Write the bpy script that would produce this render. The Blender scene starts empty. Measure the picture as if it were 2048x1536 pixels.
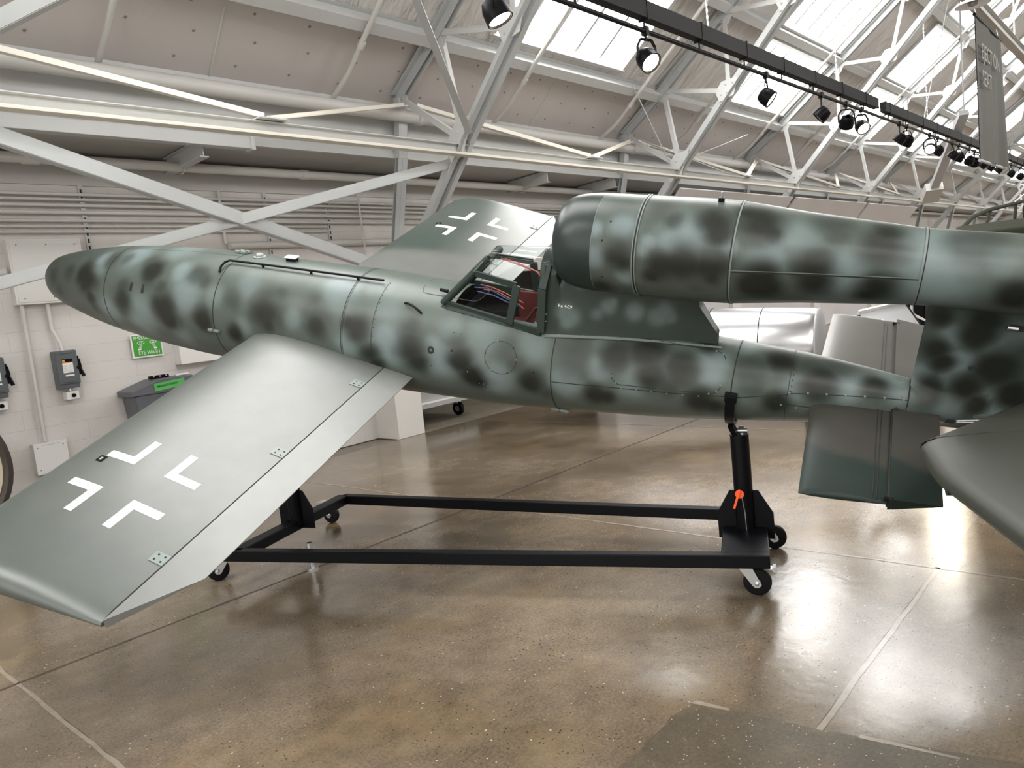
import bpy, bmesh, math, random
import numpy as np
from mathutils import Vector, Matrix, noise
random.seed(7)
S = bpy.context.scene
C = S.collection
PI = math.pi

# ------------------------------------------------------------------ camera
CAM_H, FPX, PITCH, ROLL, YAW = 1.785, 1519.97, .1080355, -.1064615, .73285871
def _cam():
    c, s = math.cos(YAW), math.sin(YAW)
    fwd, right, up = Vector((c, s, 0)), Vector((s, -c, 0)), Vector((0, 0, 1))
    f2 = math.cos(PITCH)*fwd - math.sin(PITCH)*up
    u2 = math.cos(PITCH)*up + math.sin(PITCH)*fwd
    r3 = math.cos(ROLL)*right + math.sin(ROLL)*u2
    u3 = math.cos(ROLL)*u2 - math.sin(ROLL)*right
    m = Matrix((r3, u3, -f2)).transposed().to_4x4()
    m.translation = (0, 0, CAM_H)
    cd = bpy.data.cameras.new('camera')
    cd.sensor_width = 36; cd.lens = FPX/2048*36; cd.clip_start = .05; cd.clip_end = 300
    o = bpy.data.objects.new('camera', cd); o.matrix_world = m
    C.objects.link(o); S.camera = o
_cam()

# ------------------------------------------------------------------ world, exposure
SKY_E = 10.5          # daylight through the roof lights
w = bpy.data.worlds.new('world'); S.world = w; w.use_nodes = True
w.node_tree.nodes['Background'].inputs[0].default_value = (1, .97, .93, 1)
w.node_tree.nodes['Background'].inputs[1].default_value = 2.2
S.view_settings.view_transform = 'Standard'; S.view_settings.look = 'None'
S.view_settings.gamma = 1; S.view_settings.use_curve_mapping = False
S.view_settings.exposure = 0.38
S.cycles.max_bounces = 10; S.cycles.diffuse_bounces = 6; S.cycles.glossy_bounces = 5
S.cycles.sample_clamp_indirect = 6

# ------------------------------------------------------------------ materials
def newmat(name):
    m = bpy.data.materials.new(name); m.use_nodes = True
    nt = m.node_tree
    return m, nt, nt.nodes['Principled BSDF']
def mat(name, col, rough=.5, metal=0, var=0, scale=4, bump=0, bscale=30, spec=.5, emit=None, es=0, coat=0):
    m, nt, b = newmat(name)
    b.inputs['Base Color'].default_value = (*col, 1); b.inputs['Roughness'].default_value = rough
    b.inputs['Metallic'].default_value = metal; b.inputs['Specular IOR Level'].default_value = spec
    b.inputs['Coat Weight'].default_value = coat
    if emit:
        b.inputs['Emission Color'].default_value = (*emit, 1); b.inputs['Emission Strength'].default_value = es
    if var or bump:
        tc = nt.nodes.new('ShaderNodeTexCoord')
    if var:
        n = nt.nodes.new('ShaderNodeTexNoise'); n.inputs['Scale'].default_value = scale; n.inputs['Detail'].default_value = 5
        nt.links.new(tc.outputs['Object'], n.inputs['Vector'])
        mx = nt.nodes.new('ShaderNodeMix'); mx.data_type = 'RGBA'
        mx.inputs[6].default_value = (*[c*(1-var) for c in col], 1); mx.inputs[7].default_value = (*[min(1, c*(1+var)) for c in col], 1)
        nt.links.new(n.outputs['Fac'], mx.inputs[0]); nt.links.new(mx.outputs[2], b.inputs['Base Color'])
    if bump:
        n = nt.nodes.new('ShaderNodeTexNoise'); n.inputs['Scale'].default_value = bscale; n.inputs['Detail'].default_value = 4
        nt.links.new(tc.outputs['Object'], n.inputs['Vector'])
        bp = nt.nodes.new('ShaderNodeBump'); bp.inputs['Strength'].default_value = bump; bp.inputs['Distance'].default_value = .01
        nt.links.new(n.outputs['Fac'], bp.inputs['Height']); nt.links.new(bp.outputs['Normal'], b.inputs['Normal'])
    return m

def paint_mat(name, rough=.36, spec=.36):
    """sprayed camouflage paint: colour comes from the paint attribute, broken up by noise"""
    m, nt, b = newmat(name)
    a = nt.nodes.new('ShaderNodeAttribute'); a.attribute_name = 'paint'
    tc = nt.nodes.new('ShaderNodeTexCoord')
    n = nt.nodes.new('ShaderNodeTexNoise'); n.inputs['Scale'].default_value = 7; n.inputs['Detail'].default_value = 6
    nt.links.new(tc.outputs['Object'], n.inputs['Vector'])
    rg = nt.nodes.new('ShaderNodeMapRange'); rg.inputs[3].default_value = .86; rg.inputs[4].default_value = 1.14
    nt.links.new(n.outputs['Fac'], rg.inputs[0])
    mx = nt.nodes.new('ShaderNodeMix'); mx.data_type = 'RGBA'; mx.blend_type = 'MULTIPLY'; mx.inputs[0].default_value = 1
    nt.links.new(a.outputs['Color'], mx.inputs[6]); nt.links.new(rg.outputs[0], mx.inputs[7])
    nt.links.new(mx.outputs[2], b.inputs['Base Color'])
    n2 = nt.nodes.new('ShaderNodeTexNoise'); n2.inputs['Scale'].default_value = 2.2; n2.inputs['Detail'].default_value = 4
    nt.links.new(tc.outputs['Object'], n2.inputs['Vector'])
    r2 = nt.nodes.new('ShaderNodeMapRange'); r2.inputs[3].default_value = rough-.05; r2.inputs[4].default_value = rough+.08
    nt.links.new(n2.outputs['Fac'], r2.inputs[0]); nt.links.new(r2.outputs[0], b.inputs['Roughness'])
    b.inputs['Specular IOR Level'].default_value = spec
    return m

def floor_mat(name, ca, cb, rough, bl=.6, speck=True, bump=.05, vs=42, spec=1.0):
    m, nt, b = newmat(name)
    L = nt.links.new
    tc = nt.nodes.new('ShaderNodeTexCoord')
    def nz(scale, det, rgh=.55):
        n = nt.nodes.new('ShaderNodeTexNoise'); n.inputs['Scale'].default_value = scale; n.inputs['Detail'].default_value = det
        n.inputs['Roughness'].default_value = rgh; L(tc.outputs['Object'], n.inputs['Vector']); return n
    n1 = nz(bl, 5, .6)
    cr = nt.nodes.new('ShaderNodeValToRGB'); cr.color_ramp.elements[0].position = .34; cr.color_ramp.elements[1].position = .66
    cr.color_ramp.elements[0].color = (*ca, 1); cr.color_ramp.elements[1].color = (*cb, 1)
    L(n1.outputs['Fac'], cr.inputs[0])
    n2 = nz(70, 3, .7)
    r = nt.nodes.new('ShaderNodeMapRange'); r.inputs[1].default_value = .3; r.inputs[2].default_value = .7; r.inputs[3].default_value = .66; r.inputs[4].default_value = 1.3
    L(n2.outputs['Fac'], r.inputs[0])
    mx = nt.nodes.new('ShaderNodeMix'); mx.data_type = 'RGBA'; mx.blend_type = 'MULTIPLY'; mx.inputs[0].default_value = 1
    L(cr.outputs[0], mx.inputs[6]); L(r.outputs[0], mx.inputs[7])
    n5 = nz(4.5, 7, .7); r5 = nt.nodes.new('ShaderNodeMapRange'); r5.inputs[1].default_value = .3; r5.inputs[2].default_value = .7; r5.inputs[3].default_value = .74; r5.inputs[4].default_value = 1.22; L(n5.outputs['Fac'], r5.inputs[0])
    m5 = nt.nodes.new('ShaderNodeMix'); m5.data_type = 'RGBA'; m5.blend_type = 'MULTIPLY'; m5.inputs[0].default_value = 1; L(mx.outputs[2], m5.inputs[6]); L(r5.outputs[0], m5.inputs[7]); mx = m5
    # warm worn streaks
    n3 = nz(1.7, 6, .65)
    r3 = nt.nodes.new('ShaderNodeMapRange'); r3.inputs[1].default_value = .5; r3.inputs[2].default_value = .72; r3.inputs[3].default_value = 0; r3.inputs[4].default_value = .45
    L(n3.outputs['Fac'], r3.inputs[0])
    mw = nt.nodes.new('ShaderNodeMix'); mw.data_type = 'RGBA'; mw.inputs[7].default_value = (.235, .165, .085, 1)
    L(r3.outputs[0], mw.inputs[0]); L(mx.outputs[2], mw.inputs[6])
    out = mw.outputs[2]
    if speck:
        v = nt.nodes.new('ShaderNodeTexVoronoi'); v.inputs['Scale'].default_value = vs; L(tc.outputs['Object'], v.inputs['Vector'])
        st = nt.nodes.new('ShaderNodeMath'); st.operation = 'LESS_THAN'; st.inputs[1].default_value = .10 if speck is True else speck
        if speck is True:
            th = nt.nodes.new('ShaderNodeMapRange'); th.inputs[1].default_value = .35; th.inputs[2].default_value = .7; th.inputs[3].default_value = .06; th.inputs[4].default_value = .24
            L(nz(2.6, 5, .7).outputs['Fac'], th.inputs[0]); L(th.outputs[0], st.inputs[1])
        L(v.outputs['Distance'], st.inputs[0])
        sep = nt.nodes.new('ShaderNodeSeparateColor'); L(v.outputs['Color'], sep.inputs[0])
        gt = nt.nodes.new('ShaderNodeMath'); gt.operation = 'GREATER_THAN'; gt.inputs[1].default_value = .35
        L(sep.outputs[0], gt.inputs[0])
        mul = nt.nodes.new('ShaderNodeMath'); mul.operation = 'MULTIPLY'; L(st.outputs[0], mul.inputs[0]); L(gt.outputs[0], mul.inputs[1])
        g2 = nt.nodes.new('ShaderNodeMath'); g2.operation = 'GREATER_THAN'; g2.inputs[1].default_value = .8; L(sep.outputs[1], g2.inputs[0])
        sc = nt.nodes.new('ShaderNodeMix'); sc.data_type = 'RGBA'; sc.inputs[6].default_value = (.035, .028, .02, 1); sc.inputs[7].default_value = (.42, .38, .31, 1)
        L(g2.outputs[0], sc.inputs[0])
        ms = nt.nodes.new('ShaderNodeMix'); ms.data_type = 'RGBA'; L(mul.outputs[0], ms.inputs[0]); L(out, ms.inputs[6]); L(sc.outputs[2], ms.inputs[7])
        out = ms.outputs[2]
    L(out, b.inputs['Base Color'])
    n4 = nz(.9, 4)
    rr = nt.nodes.new('ShaderNodeMapRange'); rr.inputs[1].default_value = .3; rr.inputs[2].default_value = .7; rr.inputs[3].default_value = rough*.8; rr.inputs[4].default_value = rough*1.5
    L(n4.outputs['Fac'], rr.inputs[0]); L(rr.outputs[0], b.inputs['Roughness'])
    b.inputs['Specular IOR Level'].default_value = spec
    bp = nt.nodes.new('ShaderNodeBump'); bp.inputs['Strength'].default_value = bump; bp.inputs['Distance'].default_value = .02
    nb = nz(9, 3); L(nb.outputs['Fac'], bp.inputs['Height']); L(bp.outputs['Normal'], b.inputs['Normal'])
    return m

def quilt_mat(name, col, strength, sx, sy):
    """white vinyl faced insulation blanket: wrinkles run down the slope"""
    m, nt, b = newmat(name)
    tc = nt.nodes.new('ShaderNodeTexCoord'); mp = nt.nodes.new('ShaderNodeMapping')
    mp.inputs['Scale'].default_value = (sx, sy, sy)
    nt.links.new(tc.outputs['Object'], mp.inputs['Vector'])
    n = nt.nodes.new('ShaderNodeTexNoise'); n.inputs['Scale'].default_value = 1.0; n.inputs['Detail'].default_value = 4; n.inputs['Distortion'].default_value = .8
    nt.links.new(mp.outputs[0], n.inputs['Vector'])
    bp = nt.nodes.new('ShaderNodeBump'); bp.inputs['Strength'].default_value = strength; bp.inputs['Distance'].default_value = .12*max(1, sx-.5)
    nt.links.new(n.outputs['Fac'], bp.inputs['Height']); nt.links.new(bp.outputs['Normal'], b.inputs['Normal'])
    n2 = nt.nodes.new('ShaderNodeTexNoise'); n2.inputs['Scale'].default_value = .7; nt.links.new(tc.outputs['Object'], n2.inputs['Vector'])
    mx = nt.nodes.new('ShaderNodeMix'); mx.data_type = 'RGBA'; mx.inputs[6].default_value = (*[c*.9 for c in col], 1); mx.inputs[7].default_value = (*[c*1.06 for c in col], 1)
    nt.links.new(n2.outputs['Fac'], mx.inputs[0]); nt.links.new(mx.outputs[2], b.inputs['Base Color'])
    b.inputs['Roughness'].default_value = .42
    return m

def block_mat(name, col):
    """painted concrete block: courses 0.2 m high, 0.4 m long"""
    m, nt, b = newmat(name)
    tc = nt.nodes.new('ShaderNodeTexCoord'); sp = nt.nodes.new('ShaderNodeSeparateXYZ'); cb = nt.nodes.new('ShaderNodeCombineXYZ')
    nt.links.new(tc.outputs['Object'], sp.inputs[0])
    nt.links.new(sp.outputs[0], cb.inputs[0]); nt.links.new(sp.outputs[2], cb.inputs[1])
    br = nt.nodes.new('ShaderNodeTexBrick'); br.inputs['Scale'].default_value = 1
    br.inputs['Brick Width'].default_value = 1.2; br.inputs['Row Height'].default_value = .2; br.inputs['Mortar Size'].default_value = .004
    br.inputs['Mortar Smooth'].default_value = .6
    br.inputs['Color1'].default_value = (*col, 1); br.inputs['Color2'].default_value = (*[c*.97 for c in col], 1); br.inputs['Mortar'].default_value = (*[c*.88 for c in col], 1)
    nt.links.new(cb.outputs[0], br.inputs['Vector']); nt.links.new(br.outputs['Color'], b.inputs['Base Color'])
    n = nt.nodes.new('ShaderNodeTexNoise'); n.inputs['Scale'].default_value = 25; n.inputs['Detail'].default_value = 5; nt.links.new(tc.outputs['Object'], n.inputs['Vector'])
    bp = nt.nodes.new('ShaderNodeBump'); bp.inputs['Strength'].default_value = .25; bp.inputs['Distance'].default_value = .006
    nt.links.new(n.outputs['Fac'], bp.inputs['Height'])
    bp2 = nt.nodes.new('ShaderNodeBump'); bp2.invert = True; bp2.inputs['Strength'].default_value = .3; bp2.inputs['Distance'].default_value = .01
    nt.links.new(br.outputs['Fac'], bp2.inputs['Height']); nt.links.new(bp.outputs['Normal'], bp2.inputs['Normal']); nt.links.new(bp2.outputs['Normal'], b.inputs['Normal'])
    b.inputs['Roughness'].default_value = .5
    return m

def glass_mat(name):
    m, nt, b = newmat(name)
    out = nt.nodes['Material Output']
    tr = nt.nodes.new('ShaderNodeBsdfTransparent'); tr.inputs[0].default_value = (.92, .95, .95, 1)
    gl = nt.nodes.new('ShaderNodeBsdfGlossy'); gl.inputs['Roughness'].default_value = .03
    lw = nt.nodes.new('ShaderNodeLayerWeight'); lw.inputs[0].default_value = .5
    pw = nt.nodes.new('ShaderNodeMath'); pw.operation = 'POWER'; pw.inputs[1].default_value = 4; nt.links.new(lw.outputs['Facing'], pw.inputs[0])
    fr = nt.nodes.new('ShaderNodeMath'); fr.operation = 'MULTIPLY_ADD'; fr.inputs[1].default_value = .75; fr.inputs[2].default_value = .018; nt.links.new(pw.outputs[0], fr.inputs[0])
    mx = nt.nodes.new('ShaderNodeMixShader')
    nt.links.new(fr.outputs[0], mx.inputs[0]); nt.links.new(tr.outputs[0], mx.inputs[1]); nt.links.new(gl.outputs[0], mx.inputs[2])
    nt.links.new(mx.outputs[0], out.inputs['Surface'])
    return m

BASE = (.12, .14, .13); LIGHT = (.185, .236, .240); DARK = (.013, .0155, .012); DKGREEN = (.030, .048, .040)
M = dict(
    paint=paint_mat('camouflage_paint'), wingpaint=paint_mat('wing_paint', .338, .62), tailpaint=paint_mat('tail_paint', .42, .2),
    dkgreen=mat('dark_green_paint', (.024, .036, .031), .42, var=.15, scale=6, spec=.3),
    cowl=mat('cowl_paint', (.020, .030, .028), .33, var=.2, scale=3, spec=.35),
    seam=mat('panel_gap', (.012, .015, .013), .7), rivet=mat('rivet_paint', (.16, .19, .18), .4), white=mat('white_marking', (.86, .84, .81), .5, var=.03),
    black=mat('black_paint', (.004, .004, .005), .36, spec=.10), blackm=mat('black_satin', (.007, .007, .008), .45, spec=.12), rail=mat('cart_paint', (.004, .0045, .006), .42, spec=.11),
    rubber=mat('rubber', (.006, .006, .007), .55, spec=.15), zinc=mat('zinc_plated', (.55, .57, .58), .35, metal=.9), chrome=mat('chrome', (.75, .75, .75), .12, metal=1),
    orange=mat('orange_pin', (.9, .11, .02), .4), steelw=mat('white_steel', (.50, .505, .495), .4, var=.05, scale=2), steelg=mat('gray_steel_paint', (.43, .445, .445), .42, var=.05),
    pipew=mat('white_pipe', (.57, .56, .535), .42), wall=block_mat('painted_block', (.62, .59, .565)), wallp=mat('painted_wall', (.66, .635, .605), .55, bump=.1, bscale=18),
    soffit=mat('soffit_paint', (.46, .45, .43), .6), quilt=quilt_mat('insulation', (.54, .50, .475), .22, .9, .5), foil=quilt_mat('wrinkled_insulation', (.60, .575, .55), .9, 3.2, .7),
    pin=mat('insulation_pin', (.22, .20, .19), .5), pane=mat('roof_light_pane', (.8, .8, .8), .4, emit=(1, .985, .965), es=SKY_E), rod=mat('roof_light_bar', (.5, .52, .53), .5),
    cladding=mat('grey_cladding', (.58, .56, .56), .38, var=.06, scale=1.2), channel=mat('cream_warm_lit', (.72, .68, .60), .42),  # channel cream also carries the warm light falling on the eave flange
    floor=floor_mat('polished_concrete', (.094, .068, .041), (.222, .178, .128), .17), patch=floor_mat('exposed_aggregate', (.056, .042, .024), (.090, .070, .043), .36, 1.5, .22, .12, 75, .5),
    slab=floor_mat('rough_concrete', (.15, .13, .095), (.24, .21, .16), .5, .8), joint=mat('joint_filler', (.25, .21, .165), .2, var=.3, scale=14, spec=1), jdark=mat('saw_cut', (.06, .044, .032), .35, var=.4, scale=20),
    breaker=mat('grey_enamel', (.085, .095, .105), .4), lab=mat('white_label', (.75, .75, .73), .5), green=mat('sign_green', (.045, .30, .025), .45), greenl=mat('green_sticker', (.09, .42, .10), .45), orangel=mat('orange_stripe', (.75, .22, .08), .5),
    yellow=mat('yellow_mark', (.45, .40, .05), .5), tank=mat('grey_plastic', (.105, .11, .125), .45, bump=.1, bscale=60), boxw=mat('white_box', (.70, .69, .67), .4), glass=glass_mat('canopy_glass'), seat=mat('seat_red', (.11, .018, .014), .6, spec=.2), cock=mat('cockpit_dark', (.006, .006, .007), 1, spec=0),
    blue=mat('blue_cable', (.02, .05, .17), .4), redc=mat('red_cable', (.34, .05, .025), .4), track=mat('track_grey', (.020, .020, .020), .6, spec=.15), lens=mat('lamp_lens', (.9, .9, .85), .2, emit=(1, .86, .62), es=9), lensoff=mat('lamp_glass', (.25, .25, .26), .15),
    banner=mat('banner_cloth', (.055, .055, .043), .7), bannerl=mat('banner_reverse', (.34, .35, .37), .6), text=mat('banner_text', (.22, .22, .19), .6), silver=mat('bare_aluminium', (.62, .62, .64), .27, metal=1, var=.06, scale=2), sgrey=mat('sign_face', (.40, .40, .41), .5),
    olive=mat('olive_drab', (.022, .024, .014), .8, var=.2, spec=.15), tan=mat('cream_face', (.55, .48, .36), .6, bump=.3, bscale=80), brown=mat('dark_brown_rim', (.035, .025, .018), .5, var=.4), dish=mat('white_shade', (.85, .86, .88), .3), foreign=mat('grey_green_wing', (.030, .033, .025), .45, var=.1, scale=2, spec=.28),
)

# ------------------------------------------------------------------ mesh helpers
WM = {}                      # world matrix of every object, for parenting
def basis(d, up=(0, 0, 1)):
    d = Vector(d).normalized(); up = Vector(up)
    s = d.cross(up)
    if s.length < 1e-4: s = d.cross(Vector((0, 1, 0)))
    s.normalize(); u = s.cross(d).normalized()
    return d, s, u
class MB:
    def __init__(self): self.v = []; self.f = []; self.m = []
    def add(self, vs, fs, mi=0):
        n = len(self.v); self.v += [tuple(x) for x in vs]
        for f in fs: self.f.append([n+i for i in f]); self.m.append(mi)
        return self
    def obox(self, c, ax, mi=0):
        c = Vector(c); a, b, d = [Vector(x) for x in ax]
        vs = [c+sa*a+sb*b+sd*d for sa in (-1, 1) for sb in (-1, 1) for sd in (-1, 1)]
        return self.add(vs, [(0, 1, 3, 2), (4, 6, 7, 5), (0, 4, 5, 1), (2, 3, 7, 6), (0, 2, 6, 4), (1, 5, 7, 3)], mi)
    def box(self, lo, hi, mi=0):
        c = [(a+b)/2 for a, b in zip(lo, hi)]; h = [(b-a)/2 for a, b in zip(lo, hi)]
        return self.obox(c, ((h[0], 0, 0), (0, h[1], 0), (0, 0, h[2])), mi)
    def bar(self, p, q, w, h, up=(0, 0, 1), mi=0, off=(0, 0)):
        p, q = Vector(p), Vector(q); d, s, u = basis(q-p, up)
        c = (p+q)/2 + s*off[0] + u*off[1]
        return self.obox(c, (d*((q-p).length/2), s*(w/2), u*(h/2)), mi)
    def angle(self, p, q, w, t, up=(0, 0, 1), mi=0):
        self.bar(p, q, t, w, up, mi, (-w/2+t/2, 0)); return self.bar(p, q, w, t, up, mi, (0, -w/2+t/2))
    def tube(self, pts, r, n=10, mi=0):
        pts = [Vector(p) for p in pts]; rings = []
        prev = None
        for i, p in enumerate(pts):
            t = (pts[min(i+1, len(pts)-1)]-pts[max(i-1, 0)]).normalized()
            if prev is None: d, s, u = basis(t)
            else:
                s = (prev - t*prev.dot(t)).normalized(); u = s.cross(t)
            prev = s
            rr = r[i] if isinstance(r, (list, tuple)) else r
            rings.append([p + rr*(math.cos(2*PI*k/n)*s + math.sin(2*PI*k/n)*u) for k in range(n)])
        vs = [v for g in rings for v in g]; fs = []
        for i in range(len(rings)-1):
            for k in range(n):
                k2 = (k+1) % n; fs.append((i*n+k, i*n+k2, (i+1)*n+k2, (i+1)*n+k))
        fs.append(tuple(range(n-1, -1, -1))); fs.append(tuple((len(rings)-1)*n+k for k in range(n)))
        return self.add(vs, fs, mi)
    def cyl(self, p, q, r, n=16, mi=0, r2=None): return self.tube([p, q], [r, r if r2 is None else r2], n, mi)
    def lathe(self, prof, o, axis, n=24, mi=0, cap=True):
        o = Vector(o); d, s, u = basis(axis)
        vs = []; fs = []
        for r, h in [(float(x_), float(y_)) for x_, y_ in prof]:
            vs += [o + d*h + r*(math.cos(2*PI*k/n)*s + math.sin(2*PI*k/n)*u) for k in range(n)]
        for i in range(len(prof)-1):
            for k in range(n):
                k2 = (k+1) % n; fs.append((i*n+k, i*n+k2, (i+1)*n+k2, (i+1)*n+k))
        if cap:
            fs.append(tuple(range(n-1, -1, -1))); fs.append(tuple((len(prof)-1)*n+k for k in range(n)))
        return self.add(vs, fs, mi)
    def prism(self, poly, o, u, v, th, mi=0):
        o, u, v = Vector(o), Vector(u), Vector(v); w = u.cross(v).normalized()*th
        a = [o+u*x+v*y for x, y in poly]; n = len(a)
        fs = [tuple(range(n-1, -1, -1)), tuple(range(n, 2*n))] + [(i, (i+1) % n, n+(i+1) % n, n+i) for i in range(n)]
        return self.add(a+[p+w for p in a], fs, mi)
    def build(self, name, mats, parent=None, smooth=None, bevel=0, local=False, recalc=True):
        me = bpy.data.meshes.new(name)
        vs = self.v
        if parent is not None and not local:
            inv = WM[parent].inverted(); vs = [inv @ Vector(x) for x in vs]
        me.from_pydata([tuple(x) for x in vs], [], self.f)
        mats = mats if isinstance(mats, (list, tuple)) else [mats]
        for m_ in mats: me.materials.append(M[m_] if isinstance(m_, str) else m_)
        me.polygons.foreach_set('material_index', self.m)
        if recalc:
            bm = bmesh.new(); bm.from_mesh(me); bmesh.ops.recalc_face_normals(bm, faces=bm.faces); bm.to_mesh(me); bm.free()
        if smooth:
            me.polygons.foreach_set('use_smooth', [True]*len(me.polygons)); me.set_sharp_from_angle(angle=math.radians(smooth))
        me.update()
        o = bpy.data.objects.new(name, me); C.objects.link(o)
        if parent is not None: o.parent = parent; WM[o] = WM[parent]
        else: WM[o] = Matrix.Identity(4)
        if bevel:
            md = o.modifiers.new('bevel', 'BEVEL'); md.width = bevel; md.segments = 2; md.limit_method = 'ANGLE'; md.angle_limit = math.radians(50)
        return o
def tag(o, label, cat, group=None):
    o['label'] = label; o['category'] = cat
    if group: o['group'] = group
    return o
def thing(name, label, cat, loc=(0, 0, 0), group=None, mtx=None):
    o = bpy.data.objects.new(name, None); C.objects.link(o); o.empty_display_size = .1
    m = mtx.copy() if mtx is not None else Matrix.Translation(loc)
    o.matrix_world = m; WM[o] = m
    return tag(o, label, cat, group)
def struct(o): o['kind'] = 'structure'; return o
def copy_tree(o, parent=None):
    c = o.copy(); C.objects.link(c)
    if parent is not None: c.parent = parent
    for ch in list(o.children): copy_tree(ch, c)
    return c
def text_mb(body, size, o, u, v, mi=0, mb=None, lift=0, align='LEFT', squeeze=1):
    cu = bpy.data.curves.new('lettering', 'FONT'); cu.body = body; cu.size = size; cu.align_x = align; cu.extrude = 0
    ob = bpy.data.objects.new('lettering', cu); C.objects.link(ob)
    dg = bpy.context.evaluated_depsgraph_get(); me = bpy.data.meshes.new_from_object(ob.evaluated_get(dg))
    bpy.data.objects.remove(ob); bpy.data.curves.remove(cu)
    mb = mb or MB(); o, u, v = Vector(o), Vector(u).normalized(), Vector(v).normalized(); n = u.cross(v)
    mb.add([o+u*(p.co.x*squeeze)+v*p.co.y+n*lift for p in me.vertices], [tuple(f.vertices) for f in me.polygons], mi)
    bpy.data.meshes.remove(me)
    return mb

# paint blotches: (x, angle or z, radius, strength); negative dark, positive light
FUS_B=[(-3.42,61,0.069,-0.6),(-3.15,48,0.066,-0.6),(-2.93,49,0.101,-1),(-2.87,58,0.11,-1),(-3.32,85,0.058,-0.6),(-2.83,80,0.064,-1),(-2.81,93,0.046,-0.6),(-2.66,23,0.081,-0.6),(-2.5,21,0.062,-0.6),(-2.13,36,0.101,-1),(-2.21,25,0.077,-0.6),(-2.42,75,0.095,-1),(-2.41,61,0.069,-0.6),(-2.0,53,0.058,-0.6),(-1.95,74,0.107,-1),(-1.91,88,0.09,-1),(-1.82,89,0.057,-0.6),(-1.67,34,0.087,-0.6),(-1.59,40,0.055,-0.6),(-1.56,80,0.086,-1),(-1.57,72,0.063,-0.6),(-1.26,88,0.068,-1),(-2.61,93,0.08,0.8),(-2.24,89,0.111,0.8),(-2.43,14,0.096,0.8),(-1.72,55,0.096,0.8),(-1.84,33,0.065,0.8),(-1.46,54,0.054,0.5),(-2.78,25,0.055,0.8),(-2.76,41,0.045,0.6),(-1.83,102,0.074,0.6),(-2.03,-5,0.11,0.6),(-0.96,63,0.131,-1),(-1.04,53,0.088,-0.6),(-0.94,72,0.073,-1),(-0.52,55,0.111,-0.6),(-0.53,67,0.083,-1),(-0.57,45,0.077,-0.6),(-0.88,44,0.058,-0.6),(-1.27,53,0.076,-0.6),(-1.26,89,0.068,-1),(-0.19,64,0.094,-1),(-0.26,60,0.054,-1),(-0.09,85,0.073,-1),(-0.05,95,0.06,-1),(0.21,58,0.077,-0.6),(0.24,75,0.09,-1),(0.27,89,0.052,-1),(0.22,51,0.058,-0.6),(-0.42,30,0.104,0.8),(-0.27,78,0.061,0.8),(0.03,66,0.065,0.8),(0.08,81,0.059,0.8),(-1.16,80,0.052,0.5),(-0.73,63,0.05,0.5),(-1.17,37,0.075,0.5),(-0.1,20,0.081,0.3),(0.01,40,0.072,0.4),(0.23,73,0.101,-1),(0.27,86,0.079,-1),(0.2,63,0.079,-0.6),(0.55,64,0.065,-0.6),(0.58,78,0.087,-1),(0.66,94,0.088,-1),(0.7,99,0.055,-1),(0.89,61,0.085,-0.6),(0.95,72,0.064,-0.6),(1.06,93,0.085,-1),(1.14,103,0.064,-0.6),(1.47,100,0.073,-1),(1.53,101,0.063,-1),(1.32,56,0.114,-0.6),(1.56,49,0.103,-1),(1.74,39,0.113,-1),(1.78,67,0.092,-1),(1.89,78,0.061,-0.6),(0.04,71,0.092,0.8),(0.45,82,0.089,0.8),(0.38,70,0.055,0.8),(0.71,80,0.065,0.6),(0.82,92,0.086,0.8),(1.27,87,0.073,0.8),(1.49,64,0.062,0.8),(1.5,39,0.052,0.6),(0.73,50,0.097,0.5),(0.5,49,0.066,0.4),(1.05,51,0.074,0.4),(0.83,33,0.107,0.1),(1.68,80,0.072,0.6),(2.07,10,0.072,-1),(1.95,51,0.091,-1),(2.49,19,0.092,-1),(2.09,96,0.082,-1),(2.16,101,0.061,-1),(2.49,89,0.071,-1),(2.34,41,0.091,-0.6),(2.35,63,0.071,-0.6),(2.7,48,0.091,-1),(2.98,43,0.072,-1),(2.78,8,0.082,-0.6),(2.64,26,0.081,-0.6),(2.12,41,0.061,0.8),(2.13,55,0.051,0.8),(2.29,6,0.041,0.6),(2.84,49,0.061,0.8),(3.08,38,0.051,0.7),(2.57,64,0.05,0.6),(2.29,79,0.051,0.3),(3.03,10,0.041,0.4),(2.32,-18,0.053,0.2)]
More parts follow.
